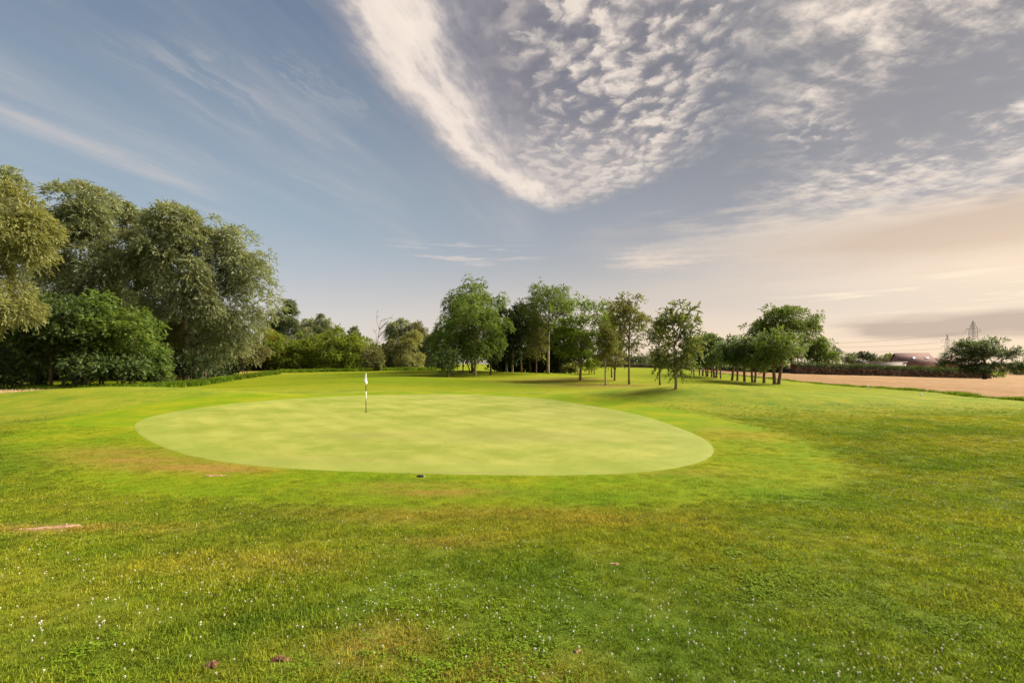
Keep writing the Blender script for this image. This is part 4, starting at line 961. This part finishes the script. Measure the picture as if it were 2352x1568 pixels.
# ------------------------------------------------------------------ soil scraps, the drain hole
SOIL = new_mat('loose_soil'); P = position(); n = noise(P, 30, 5, 0.7)
finish(SOIL, principled(mixc(smooth(0.35, 0.65, n), (0.075, 0.038, 0.022), (0.17, 0.095, 0.052)), 0.95, 0.05, bump(n, 0.8, 0.02)))
STRAW = new_mat('dry_thatch'); P = position(); n = noise(P, 24, 5, 0.7)
finish(STRAW, principled(mixc(smooth(0.35, 0.65, n), (0.19, 0.105, 0.055), (0.38, 0.25, 0.15)), 0.95, 0.05, bump(n, 0.8, 0.02)))
def scrap(name, px, row, rx, ry, h, mat, label, cat, seed, rot=0.0, top=False):
    rs = np.random.RandomState(seed); x, y = ground_at(px, row); n, k = 30, 7
    vv4 = [(0, 0, h)]; th = np.linspace(0, 2 * math.pi, n, endpoint=False)
    prof = 1 + 0.28 * np.sin(3 * th + rs.rand() * 6) + 0.18 * np.sin(5 * th + rs.rand() * 6) + 0.15 * rs.normal(size=n)
    for i in range(1, k + 1):
        f = i / k; hz = h * (1 - f ** 2) * (0.7 + 0.6 * rs.rand(n)) - 0.012 * (i == k)
        ux, uy = np.cos(th) * prof * rx * f, np.sin(th) * prof * ry * f
        vv4 += list(zip(ux * math.cos(rot) - uy * math.sin(rot), ux * math.sin(rot) + uy * math.cos(rot), hz))
    vv4 = np.array(vv4); vv4[:, 2] += gz(vv4[:, 0] + x, vv4[:, 1] + y) - float(gz(x, y))
    tr_ = [(0, 1 + a, 1 + (a + 1) % n) for a in range(n)]
    qd = [(1 + (i - 1) * n + a, 1 + i * n + a, 1 + i * n + (a + 1) % n, 1 + (i - 1) * n + (a + 1) % n) for i in range(1, k) for a in range(n)]
    o = link(name, mesh_np(name, vv4, [np.array(qd), np.array(tr_)], True), mat); o.location = (x, y, float(gz(x, y)) + 0.004 + (0.012 if top else 0)); tag(o, label, cat)
    return x, y, max(rx, ry)
BARE_SPOTS = []
BARE_SPOTS.append(scrap('soil_clump', 485, 1530, 0.040, 0.04, 0.020, SOIL, 'small dark reddish soil clump in the front grass, left of the pair', 'soil clump', 1))
BARE_SPOTS.append(scrap('soil_clump', 641, 1516, 0.055, 0.032, 0.018, SOIL, 'wider brown soil clump in the front grass, right of the pair', 'soil clump', 2))
BARE_SPOTS.append(scrap('bare_patch', 122, 1212, 0.34, 0.06, 0.012, STRAW, 'long scraped patch of bare reddish earth at the left of the front grass', 'bare patch', 3, 0.25))
BARE_SPOTS.append(scrap('bare_patch', 160, 1207, 0.13, 0.035, 0.01, STRAW, 'small pale scrape at the right tip of the long bare patch', 'bare patch', 4, 0.15))
BARE_SPOTS.append(scrap('bare_patch', 490, 1092, 0.22, 0.06, 0.012, STRAW, 'small grey-brown scrape below the left front of the putting green', 'bare patch', 5))
BARE_SPOTS.append(scrap('bare_patch', 1413, 1296, 0.05, 0.03, 0.01, STRAW, 'tiny brownish scrape in the middle of the front grass', 'bare patch', 6))
BARE_SPOTS.append(scrap('fallen_leaf', 1325, 1497, 0.022, 0.016, 0.008, STRAW, 'single dry leaf lying in the lush front grass', 'leaf', 7))
scrap('sprinkler_cap', 967, 1094.5, 0.075, 0.055, 0.02, BLACK, 'dark sprinkler cap sunk in the turf at the front edge of the putting green', 'sprinkler cap', 8, top=True)

# ------------------------------------------------------------------ houses beyond the hedge
def tile_mat(name, a, b):
    m = new_mat(name); P = position(); n = noise(P, 1.2, 5, 0.65)
    return finish(m, principled(mixc(smooth(0.3, 0.7, n), a, b), 0.9, 0.1, bump(noise(P, 7.0, 3, 0.6), 0.2, 0.02)))
ROOF = tile_mat('clay_tiles', (0.125, 0.074, 0.068), (0.170, 0.104, 0.094)); ROOF_GREY = tile_mat('grey_tiles', (0.14, 0.115, 0.105), (0.19, 0.16, 0.145))
BRICK = tile_mat('brick_wall', (0.20, 0.11, 0.09), (0.26, 0.155, 0.125)); RENDER_W = plain('white_render', (0.45, 0.41, 0.37), 0.8, 0.1); GLASS = plain('window_glass', (0.10, 0.12, 0.14), 0.1, 0.6); PALE = plain('pale_sheet', (0.32, 0.30, 0.28), 0.5)
def gable_house(root, L, W, eave, ridge, roof_mat, wall_mat, hip=0.0, ox=0.0, oy=0.0):
    """ridge along local x; front slope faces -y"""
    mb = MB(); e = 0.0
    mb.add([(ox, oy - W / 2, e), (ox + L, oy - W / 2, e), (ox + L, oy + W / 2, e), (ox, oy + W / 2, e), (ox, oy - W / 2, eave), (ox + L, oy - W / 2, eave), (ox + L, oy + W / 2, eave), (ox, oy + W / 2, eave), (ox, oy, ridge - 0.15), (ox + L - hip, oy, ridge - 0.15)],
           [(0, 1, 5, 4), (1, 2, 6, 5), (2, 3, 7, 6), (3, 0, 4, 7)], [(4, 8, 7), (5, 6, 9)])
    mb.build('wall', wall_mat, root)
    mb = MB(); o_ = 0.35; t = 0.18; sl_ = (ridge - eave) / (W / 2)
    for s_ in (-1, 1):
        a = [(ox - o_, oy + s_ * (W / 2 + o_), eave - sl_ * o_), (ox + L + o_, oy + s_ * (W / 2 + o_), eave - sl_ * o_), (ox + L + o_ - hip, oy, ridge), (ox - o_, oy, ridge)]
        b = [(p[0], p[1], p[2] + t) for p in a]
        mb.add(a + b, [(0, 1, 2, 3), (4, 5, 6, 7), (0, 1, 5, 4), (1, 2, 6, 5), (2, 3, 7, 6), (3, 0, 4, 7)])
    if hip > 0:
        a = [(ox + L + o_, oy - W / 2 - o_, eave - sl_ * o_ + t), (ox + L + o_, oy + W / 2 + o_, eave - sl_ * o_ + t), (ox + L + o_ - hip, oy, ridge + t)]
        mb.add(a, (), [(0, 1, 2)])
    return mb.build('roof', roof_mat, root)
Yh = 175; s_ = Yh / F
loc = at_depth(2056, Yh); hz_ = lambda row: (HY - row) * s_ + CAMZ - loc[2]
hs = empty('house', loc, R(-20)); tag(hs, 'house with a steep pinkish tiled roof and skylights behind the long hedge', 'house')
Lh = 62 * s_ / 0.94
rf = gable_house(hs, Lh, 9.0, hz_(832), hz_(811.5), ROOF, BRICK, 0.8)
gable_house(hs, 9.5, 7.0, hz_(836), hz_(823), ROOF, BRICK, 0.0, Lh, -0.6)
def on_roof(name, x0, w_, f0, f1, mat, parent):
    W = 9.0; e, r_ = hz_(832), hz_(811.5); mb = MB(); P_ = []
    for dz_ in (0.19, 0.27):
        for (xx, ff) in ((x0, f0), (x0 + w_, f0), (x0 + w_, f1), (x0, f1)): P_.append((xx, -W / 2 * (1 - ff) - 0.05, e + (r_ - e) * ff + dz_))
    mb.add(P_, [(0, 1, 2, 3), (4, 5, 6, 7), (0, 1, 5, 4), (1, 2, 6, 5), (2, 3, 7, 6), (3, 0, 4, 7)]); return mb.build(name, mat, parent)
on_roof('skylight', Lh * 0.36, 1.2, 0.34, 0.46, GLASS, rf); on_roof('skylight', Lh * 0.74, 1.2, 0.34, 0.46, PALE, rf)
mb = MB(); mb.box((-0.06, -0.5, hz_(829)), (0.05, 0.5, hz_(825))); mb.build('window', GLASS, hs)
mb = MB(); mb.box((Lh + 3.0, -2.6, hz_(827)), (Lh + 3.5, -2.1, hz_(823.6))); mb.build('vent', PALE, hs)
loc = at_depth(1958, 190); s_ = 190 / F
h2 = empty('house', loc, R(-12)); tag(h2, 'low house with a small grey roof and white gable left of the pink roof', 'house')
gable_house(h2, 30 * s_, 7, (HY - 832) * s_ + CAMZ - loc[2], (HY - 824.5) * s_ + CAMZ - loc[2], ROOF_GREY, RENDER_W)
loc = at_depth(1995, 165); s_ = 165 / F
h3 = empty('shed', loc, R(-14)); tag(h3, 'long low shed with a pale flat roof peeping over the hedge', 'shed')
mb = MB(); hh = (HY - 832.6) * s_ + CAMZ - loc[2]; mb.box((0, -3, 0), (9.6, 3, hh)); mb.build('wall', RENDER_W, h3)
mb = MB(); mb.box((-0.3, -3.3, hh), (9.9, 3.3, hh + 0.3)); mb.build('roof', PALE, h3)

# ------------------------------------------------------------------ pylons and power cables
STEEL = plain('galvanised_steel', (0.17, 0.15, 0.14), 0.5, 0.4, 0.3)
def pylon(px, Y, top, arms, armw, wtop, wmid, label, rot):
    loc = at_depth(px, Y); loc = (loc[0], loc[1], -3.0); k = Y / F
    H = (HY - top) * k + CAMZ - loc[2]; root = empty('pylon', loc, rot); tag(root, label, 'pylon', 'pylons beyond the hedge')
    za = [(HY - r_) * k + CAMZ - loc[2] for r_ in arms]
    mb = MB(); th_ = 0.13
    def half(z): return np.interp(z, [0, za[-1] * 0.75, za[-1], za[0], H], [wmid * 2.2 * k, wmid * 1.5 * k, wmid * k, wtop * k, 0.12])
    zs = np.concatenate([np.linspace(0, za[-1], 7), np.linspace(za[-1], za[0], 5)[1:], np.linspace(za[0], H, 6)[1:]])
    cor = [(-1, -1), (1, -1), (1, 1), (-1, 1)]
    for cx_, cy__ in cor: mb.tube([(cx_ * half(z), cy__ * half(z), z) for z in zs], th_, 4)
    for z0, z1 in zip(zs[:-1], zs[1:]):
        a, b = half(z0), half(z1)
        for i in range(4):
            p, q_ = cor[i], cor[(i + 1) % 4]
            mb.tube([(p[0] * a, p[1] * a, z0), (q_[0] * b, q_[1] * b, z1)], th_ * 0.55, 3); mb.tube([(q_[0] * a, q_[1] * a, z0), (p[0] * b, p[1] * b, z1)], th_ * 0.55, 3)
            mb.tube([(p[0] * b, p[1] * b, z1), (q_[0] * b, q_[1] * b, z1)], th_ * 0.6, 3)
    mb.build('lattice_mast', STEEL, root)
    tips = []
    for z in za:
        for s2 in (-1, 1):
            mb = MB(); tip = np.array([s2 * armw * k, 0, z - 0.5]); w_ = half(z)
            for yy, zz in ((-w_, z), (w_, z), (-w_ * 0.5, z + 1.6), (w_ * 0.5, z + 1.6)): mb.tube([(s2 * w_ * 0.8, yy, zz), tip], th_ * 0.8, 3)
            arm = mb.build('cross_arm', STEEL, root)
            mb = MB(); mb.tube([tip, tip - np.array([0, 0, 2.0])], 0.14, 5); mb.build('insulator', STEEL, arm)
            cr_, sr_ = math.cos(rot), math.sin(rot)
            tips.append((loc[0] + tip[0] * cr_, loc[1] + tip[0] * sr_, loc[2] + z - 2.5))
    return tips
t1 = pylon(2175.8, 640, 767.5, (781.5, 795, 808.5), 16, 2.4, 3.6, 'thin lattice pylon left of the umbrella-shaped tree, the farther of two', R(10))
t2 = pylon(2235.5, 430, 736, (778, 797, 816) if False else (755.5, 777.5), 20, 5.0, 5.6, 'taller lattice pylon rising over the umbrella-shaped tree', R(10))
CABLE = plain('cable', (0.20, 0.18, 0.17), 0.5)
lab = ['upper', 'second', 'third', 'fourth']
for i, (src, dst) in enumerate([(t2[0], t1[0]), (t2[1], t1[1]), (t2[2], t1[2]), (t2[3], t1[3])]):
    src, dst = np.array(src), np.array(dst); t = np.linspace(0, 1, 14)[:, None]
    pts = src + (dst - src) * t; pts[:, 2] -= (5 * 4 * t * (1 - t))[:, 0]
    mb = MB(); mb.tube(pts, 0.05, 4); o = mb.build('power_cable', CABLE); tag(o, ('upper left', 'upper right', 'lower left', 'lower right')[i] + ' of four thin power cables strung between the two pylons', 'cable', 'power cables between the pylons')
for i, (src, row) in enumerate([(t2[0], 784), (t2[1], 786), (t1[0], 790), (t1[1], 792), (t1[2], 802), (t1[3], 804)]):
    src = np.array(src); Yd = 860 + 50 * i; dst = np.array([(1780 - CX) / F * Yd, Yd, (HY - row) / F * Yd + CAMZ])
    t = np.linspace(0, 1, 24)[:, None]; pts = src + (dst - src) * t; pts[:, 2] -= (6 * 4 * t * (1 - t))[:, 0]
    mb = MB(); mb.tube(pts, 0.075, 4); o = mb.build('power_cable', CABLE); tag(o, ('topmost', 'second highest', 'third highest', 'fourth highest', 'fifth highest', 'lowest')[i] + ' of the thin power cables running left from the pylons', 'cable', 'power cables running left')

# ------------------------------------------------------------------ grass blades, clover and flowers
PROTO = bpy.data.collections.new('blade_tufts')       # shapes scattered by the grass, not linked into the scene
BLADE = new_mat('grass_blades'); P = position()
col = turf_colour(P, attr('tuft_dry', 'INSTANCER'), attr('tuft_lush', 'INSTANCER')); r = island_rand()
col = mixc(1.0, col, mixc(r, (0.45, 0.55, 0.45), (1.35, 1.28, 1.2)), 'MULTIPLY')
oi = V(BLADE.node_tree.nodes.new('ShaderNodeObjectInfo').outputs['Random'])
col = mixc(1.0, col, mixc(oi, (0.68, 0.74, 0.66), (1.68, 1.60, 1.50)), 'MULTIPLY')
col = mixc(smooth(0.92, 0.99, r) * 0.7, col, (0.30, 0.22, 0.08))
pr = principled(col, 0.75, 0.05); t_ = BLADE.node_tree.nodes.new('ShaderNodeBsdfTranslucent')
BLADE.node_tree.links.new(mixc(1.0, col, (1.5, 1.5, 0.8), 'MULTIPLY').s, t_.inputs[0])
mx = BLADE.node_tree.nodes.new('ShaderNodeMixShader'); mx.inputs[0].default_value = 0.35
BLADE.node_tree.links.new(pr, mx.inputs[1]); BLADE.node_tree.links.new(t_.outputs[0], mx.inputs[2]); finish(BLADE, mx.outputs[0])
CLOV = new_mat('clover_leaves'); P = position(); r = island_rand()
finish(CLOV, principled(mixc(r, (0.066, 0.118, 0.007), (0.120, 0.175, 0.012)), 0.85, 0.04))
STRW = new_mat('straw'); P = position(); r = island_rand()
finish(STRW, principled(mixc(r, (0.30, 0.22, 0.09), (0.50, 0.38, 0.19)), 0.8, 0.1))

def tuft(name, seed, n, rad, h, w, mat, lean=0.55):
    rs = np.random.RandomState(seed)
    a = rs.rand(n) * 6.28; rr = rad * np.sqrt(rs.rand(n)); b = np.stack([np.cos(a) * rr, np.sin(a) * rr, np.full(n, -0.004)], 1)
    hh = h * (0.45 + 0.75 * rs.rand(n)); d = rs.rand(n) * 6.28; l = lean * (0.3 + rs.rand(n))
    dirv = np.stack([np.cos(d), np.sin(d), np.zeros(n)], 1); sd = np.stack([-np.sin(d + 0.6), np.cos(d + 0.6), np.zeros(n)], 1) * (w / 2)
    up = np.array([0, 0, 1.0])
    mid = b + dirv * (hh * l * 0.35)[:, None] + up * (hh * 0.58)[:, None]; tip = b + dirv * (hh * l)[:, None] + up * (hh * (1.0 - 0.25 * l))[:, None]
    v = np.stack([b - sd, b + sd, mid + sd * 0.8, mid - sd * 0.8, tip], 1).reshape(-1, 3); i = np.arange(n)[:, None] * 5
    me = mesh_np(name, v, [i + np.array([[0, 1, 2, 3]]), i + np.array([[3, 2, 4]])])
    me.materials.append(mat); o = bpy.data.objects.new(name, me); return o
def clover(name, seed, n, rad):
    rs = np.random.RandomState(seed); P_, T_, N_ = [], [], []
    for k in range(n):
        a = rs.rand() * 6.28; rr = rad * math.sqrt(rs.rand()); cz = rs.uniform(0.010, 0.030); c0 = np.array([math.cos(a) * rr, math.sin(a) * rr, cz]); th0 = rs.rand() * 6.28; tl = rs.normal(size=3) * 0.3 + np.array([0, 0, 1])
        for j_ in range(3):
            t = th0 + j_ * 2.094; P_.append(c0); T_.append([math.cos(t), math.sin(t), rs.normal() * 0.25]); N_.append(tl)
    P_ = np.array(P_); T_ = unit(np.array(T_)); N_ = unit(np.array(N_)); m_ = len(P_); L = rs.uniform(0.009, 0.014, m_)
    v, q = leaf_quads(P_, T_, N_, L, L * 0.95); me = mesh_np(name, v, q); me.materials.append(CLOV); return bpy.data.objects.new(name, me)
def scatter(name, pts, rot, scale, idx, protos, attrs, kind='stuff'):
    coll = bpy.data.collections.new(name + '_shapes')
    for p in protos: coll.objects.link(p)
    me = bpy.data.meshes.new(name); me.vertices.add(len(pts)); me.vertices.foreach_set('co', np.asarray(pts, np.float32).ravel())
    for nm, arr in (('tuft_rot', rot), ('tuft_scale', scale)): put_attr(me, nm, arr)
    for nm, arr in attrs.items(): put_attr(me, nm, arr)
    ia = me.attributes.new('tuft_idx', 'INT', 'POINT'); ia.data.foreach_set('value', np.asarray(idx, np.int32))
    o = link(name, me); o['kind'] = kind
    ng_ = bpy.data.node_groups.new(name, 'GeometryNodeTree')
    ng_.interface.new_socket('Geometry', in_out='INPUT', socket_type='NodeSocketGeometry'); ng_.interface.new_socket('Geometry', in_out='OUTPUT', socket_type='NodeSocketGeometry')
    N = ng_.nodes.new; L = ng_.links.new
    gi, go = N('NodeGroupInput'), N('NodeGroupOutput'); ip = N('GeometryNodeInstanceOnPoints'); ci = N('GeometryNodeCollectionInfo')
    ci.inputs['Collection'].default_value = coll; ci.inputs['Separate Children'].default_value = True; ci.inputs['Reset Children'].default_value = True
    def na(nm, typ):
        n_ = N('GeometryNodeInputNamedAttribute'); n_.data_type = typ; n_.inputs['Name'].default_value = nm; return n_.outputs['Attribute']
    m2p = N('GeometryNodeMeshToPoints'); L(gi.outputs[0], m2p.inputs['Mesh']); L(m2p.outputs[0], ip.inputs['Points'])
    L(ci.outputs[0], ip.inputs['Instance']); ip.inputs['Pick Instance'].default_value = True; L(na('tuft_idx', 'INT'), ip.inputs['Instance Index'])
    cx_ = N('ShaderNodeCombineXYZ'); L(na('tuft_rot', 'FLOAT'), cx_.inputs[2]); er = N('FunctionNodeEulerToRotation'); L(cx_.outputs[0], er.inputs[0]); L(er.outputs[0], ip.inputs['Rotation'])
    cs = N('ShaderNodeCombineXYZ'); sc = na('tuft_scale', 'FLOAT')
    for k in range(3): L(sc, cs.inputs[k])
    L(cs.outputs[0], ip.inputs['Scale']); L(ip.outputs[0], go.inputs[0])
    md = o.modifiers.new('scatter', 'NODES'); md.node_group = ng_
    return o

rs = np.random.RandomState(21)
def vnoise(x, y, sc, seed):
    r_ = np.random.RandomState(seed); tot = 0
    for k in range(7):
        a = r_.rand() * 6.28; f = sc * (0.6 + 1.2 * r_.rand()); tot = tot + np.sin((np.cos(a) * x + np.sin(a) * y) * f + r_.rand() * 6.28)
    return tot / 7 * 1.6
def sample(n, y0, y1, pw, pad=1.5):
    """points over the wedge the lens sees, thinning out with distance"""
    y = y0 + (y1 - y0) * rs.rand(n) ** (1 / pw)
    x = (rs.rand(n) * 2 - 1) * (np.maximum(y, 0) * 1.10 + pad)
    return x, y
x, y = sample(185000, -1.5, 29.0, 0.95, 8.0)
g = green_dist(x, y); wobn = vnoise(x, y, 0.9, 5) * 0.35
keep = (g + wobn + rs.normal(size=len(x)) * 0.35 > 2.9) & (rs.rand(len(x)) < np.interp(y + np.clip(-x - 6, 0, 20) * 0.5, [11, 15, 21, 29], [1.0, 0.9, 0.7, 0.0])) & (x < edge_x(y) - 0.3) & (y < 36)
for (bx, by, br) in BARE_SPOTS: keep &= np.hypot(x - bx, y - by) > br * 0.75 + 0.02
x, y = x[keep], y[keep]; dry_, lush_ = spots(x, y, DRY), spots(x, y, LUSHP)
cl_ = (vnoise(x, y, 1.3, 9) * 0.5 + vnoise(x, y, 4.0, 10) * 0.3 + lush_ * 0.8 > 0.50) & (y < 15)
ptype = np.where(cl_ & (rs.rand(len(x)) < 0.22), 10 + rs.randint(0, 3, len(x)), rs.randint(0, 10, len(x)))
protos = [tuft('a%02d' % i, 400 + i, 46, 0.080, (0.028, 0.038, 0.033, 0.046, 0.025)[i % 5], 0.0052, BLADE, 0.95) for i in range(10)] + [clover('b%02d' % i, 450 + i, 30, 0.09) for i in range(3)]
fade = np.interp(y + np.clip(-x - 6, 0, 20) * 0.5, [11, 15, 20, 27], [1.0, 0.9, 0.6, 0.28])
sc_t = fade * (0.75 + 0.5 * rs.rand(len(x))) * np.interp(y, [2, 8, 16, 30], [0.85, 1.0, 1.25, 1.6]) * (1 + 0.28 * vnoise(x, y, 2.2, 12) + 0.22 * vnoise(x, y, 9.0, 13))
scatter('grass', np.stack([x, y, gz(x, y)], 1), rs.rand(len(x)) * 6.28, np.clip(sc_t, 0.2, 2.2), ptype, protos, {'tuft_dry': dry_, 'tuft_lush': lush_})
# short blades on the mown apron around the green
x, y = sample(36000, 4.5, 16.0, 0.95, 5.0); g = green_dist(x, y); keep = (g > 0.05) & (g < 3.6)
x, y = x[keep], y[keep]
protos2 = [tuft('c%02d' % i, 500 + i, 46, 0.10, 0.020, 0.0036, BLADE, 0.9) for i in range(5)]
scatter('mown_grass', np.stack([x, y, gz(x, y)], 1), rs.rand(len(x)) * 6.28, 0.8 + 0.5 * rs.rand(len(x)), rs.randint(0, 5, len(x)), protos2, {'tuft_dry': spots(x, y, DRY), 'tuft_lush': spots(x, y, LUSHP)})
# weeds along the ploughed edge, long dry grass in front of the wood, rough herbs under the willows
t = rs.rand(1500); yy = 22 + 150 * t ** 1.6; xx = edge_x(yy) + rs.normal(size=1500) * 0.28 + 0.15; xx += 0.28 * np.sin(yy * 0.9)
p3 = [tuft('d%02d' % i, 520 + i, 40, 0.22, 0.26, 0.022, BLADE, 0.6) for i in range(4)]
big = 0.35 + 0.55 * np.clip(vnoise(xx, yy, 0.8, 14) + 0.4, 0, 1.6) + 0.25 * rs.rand(1500)
scatter('edge_weeds', np.stack([xx, yy, gz(xx, yy) - 0.02], 1), rs.rand(1500) * 6.28, big, rs.randint(0, 4, 1500), p3, {'tuft_dry': np.zeros(1500), 'tuft_lush': np.full(1500, 0.8)})
xx = rs.uniform(-46, -31, 1600); yy = rs.uniform(31, 38, 1600) + 0.0
p4 = [tuft('e%02d' % i, 540 + i, 40, 0.25, 0.42, 0.018, STRW, 0.5) for i in range(4)]
scatter('dry_grass', np.stack([xx, yy, gz(xx, yy) - 0.02], 1), rs.rand(1600) * 6.28, 0.6 + 0.6 * rs.rand(1600), rs.randint(0, 4, 1600), p4, {'tuft_dry': np.zeros(1600), 'tuft_lush': np.zeros(1600)})
bx_, by_ = [], []
for (p0, Y0, p1, Y1, n_) in ((60, 41, 330, 43, 700), (330, 43, 470, 51, 700), (470, 52, 640, 76, 700), (640, 84, 1000, 90, 900)):
    tt = rs.rand(n_); YY_ = Y0 + (Y1 - Y0) * tt + rs.normal(size=n_) * 0.8; pp = p0 + (p1 - p0) * tt; bx_.append((pp - CX) / F * YY_); by_.append(YY_)
bx_, by_ = np.concatenate(bx_), np.concatenate(by_); n_ = len(bx_)
p5_ = [tuft('f%02d' % i, 560 + i, 46, 0.35, 0.55, 0.045, BLADE, 0.8) for i in range(4)]
scatter('rough_herbs', np.stack([bx_, by_, gz(bx_, by_) - 0.02], 1), rs.rand(n_) * 6.28, 0.6 + 0.7 * rs.rand(n_), rs.randint(0, 4, n_), p5_, {'tuft_dry': np.zeros(n_), 'tuft_lush': np.full(n_, 0.9)})

# ------------------------------------------------------------------ white clover flowers
PETAL = new_mat('clover_petals'); P = position(); nP = noise(P, 60, 2, 0.5)
finish(PETAL, principled(mixc(smooth(0.35, 0.7, nP), (0.74, 0.72, 0.66), (0.66, 0.58, 0.50)), 0.8, 0.1))
def flower_mesh(name, seed):
    rs2 = np.random.RandomState(seed); P_, T_ = [], []
    for i in range(26):
        z = 1 - 1.75 * (i + 0.5) / 26; a = i * 2.4; r_ = math.sqrt(max(0, 1 - z * z)); P_.append((0, 0, 0.034)); T_.append((math.cos(a) * r_, math.sin(a) * r_, z))
    T_ = unit(np.array(T_)); P_ = np.array(P_) + T_ * 0.002; v, q = leaf_quads(P_, T_, unit(np.cross(T_, rs2.normal(size=T_.shape))), np.full(26, 0.0105), np.full(26, 0.006))
    mb = MB(); mb.add(v, q); mb.tube([(0, 0, 0), (0.001, 0.001, 0.032)], 0.0012, 3, False); return mb.mesh(name)
fm_ = [flower_mesh('clover_flower', s_) for s_ in range(3)]
for f_ in fm_: f_.materials.append(PETAL)
FL = [(250, 1420, 1.4, 0.7, 150), (120, 1500, 0.8, 0.5, 60), (60, 1330, 0.9, 0.7, 60), (700, 1320, 1.6, 0.7, 110), (1250, 1400, 1.1, 0.5, 240), (1200, 1340, 2.2, 0.7, 110), (1620, 1420, 1.3, 0.6, 120),
      (2000, 1540, 0.9, 0.3, 130), (2230, 1530, 0.7, 0.3, 110), (1560, 1500, 0.8, 0.4, 40), (2200, 1175, 2.4, 0.9, 330), (2280, 1260, 1.6, 0.7, 130), (2060, 1110, 2.2, 1.1, 230), (2330, 1090, 2.6, 1.2, 220),
      (1950, 1030, 3, 1.6, 120), (2100, 1000, 4, 2.0, 160), (1700, 1500, 1.6, 0.8, 70), (450, 1250, 2.5, 1.4, 90), (1000, 1300, 2.0, 1.0, 60), (1150, 1480, 1.6, 0.6, 50), (150, 1130, 3.5, 2.0, 60)]
fxs, fys = [], []
for (px, row, sx, sy, n_) in FL:
    n_ = int(n_ * (0.6 if row > 1280 else 0.8))
    cx_, cy__ = ground_at(px, row); fxs.append(cx_ + rs.normal(size=n_) * sx * 0.8); fys.append(cy__ + rs.normal(size=n_) * sy * 0.9)
fxs, fys = np.concatenate(fxs), np.concatenate(fys)
kp = (green_dist(fxs, fys) > 2.6) & (fxs < edge_x(fys) - 0.5) & (fys > 2.2); fxs, fys = fxs[kp], fys[kp]
o_ = np.argsort(fys); fxs, fys = fxs[o_], fys[o_]
vis = np.where((np.abs(fxs) < fys * 1.03) & (2.3 - gz(fxs, fys) < fys * 0.655))[0]
near_i = set(vis[:300].tolist())
for i in sorted(near_i):
    o = bpy.data.objects.new('clover_flower', fm_[i % 3]); COL.objects.link(o); o.location = (fxs[i], fys[i], float(gz(fxs[i], fys[i])) + 0.010)
    o.rotation_euler = (rs.normal() * 0.2, rs.normal() * 0.2, rs.rand() * 6.28); s_ = 0.34 + 0.30 * rs.rand(); o.scale = (s_, s_, s_)
    tag(o, 'small round white clover flower in the foreground grass', 'flower', 'white clover flowers in the foreground')
rest = np.array([i for i in range(len(fxs)) if i not in near_i])
protos = []
for i in range(3):
    o = bpy.data.objects.new('g%02d' % i, fm_[i]); protos.append(o)
scatter('clover_flowers', np.stack([fxs[rest], fys[rest], gz(fxs[rest], fys[rest]) + 0.008], 1), rs.rand(len(rest)) * 6.28, np.interp(fys[rest], [3, 12, 25], [0.46, 0.75, 1.1]) * (0.8 + 0.4 * rs.rand(len(rest))), rs.randint(0, 3, len(rest)), protos, {})
print('leaf triangles', NTRI[0])
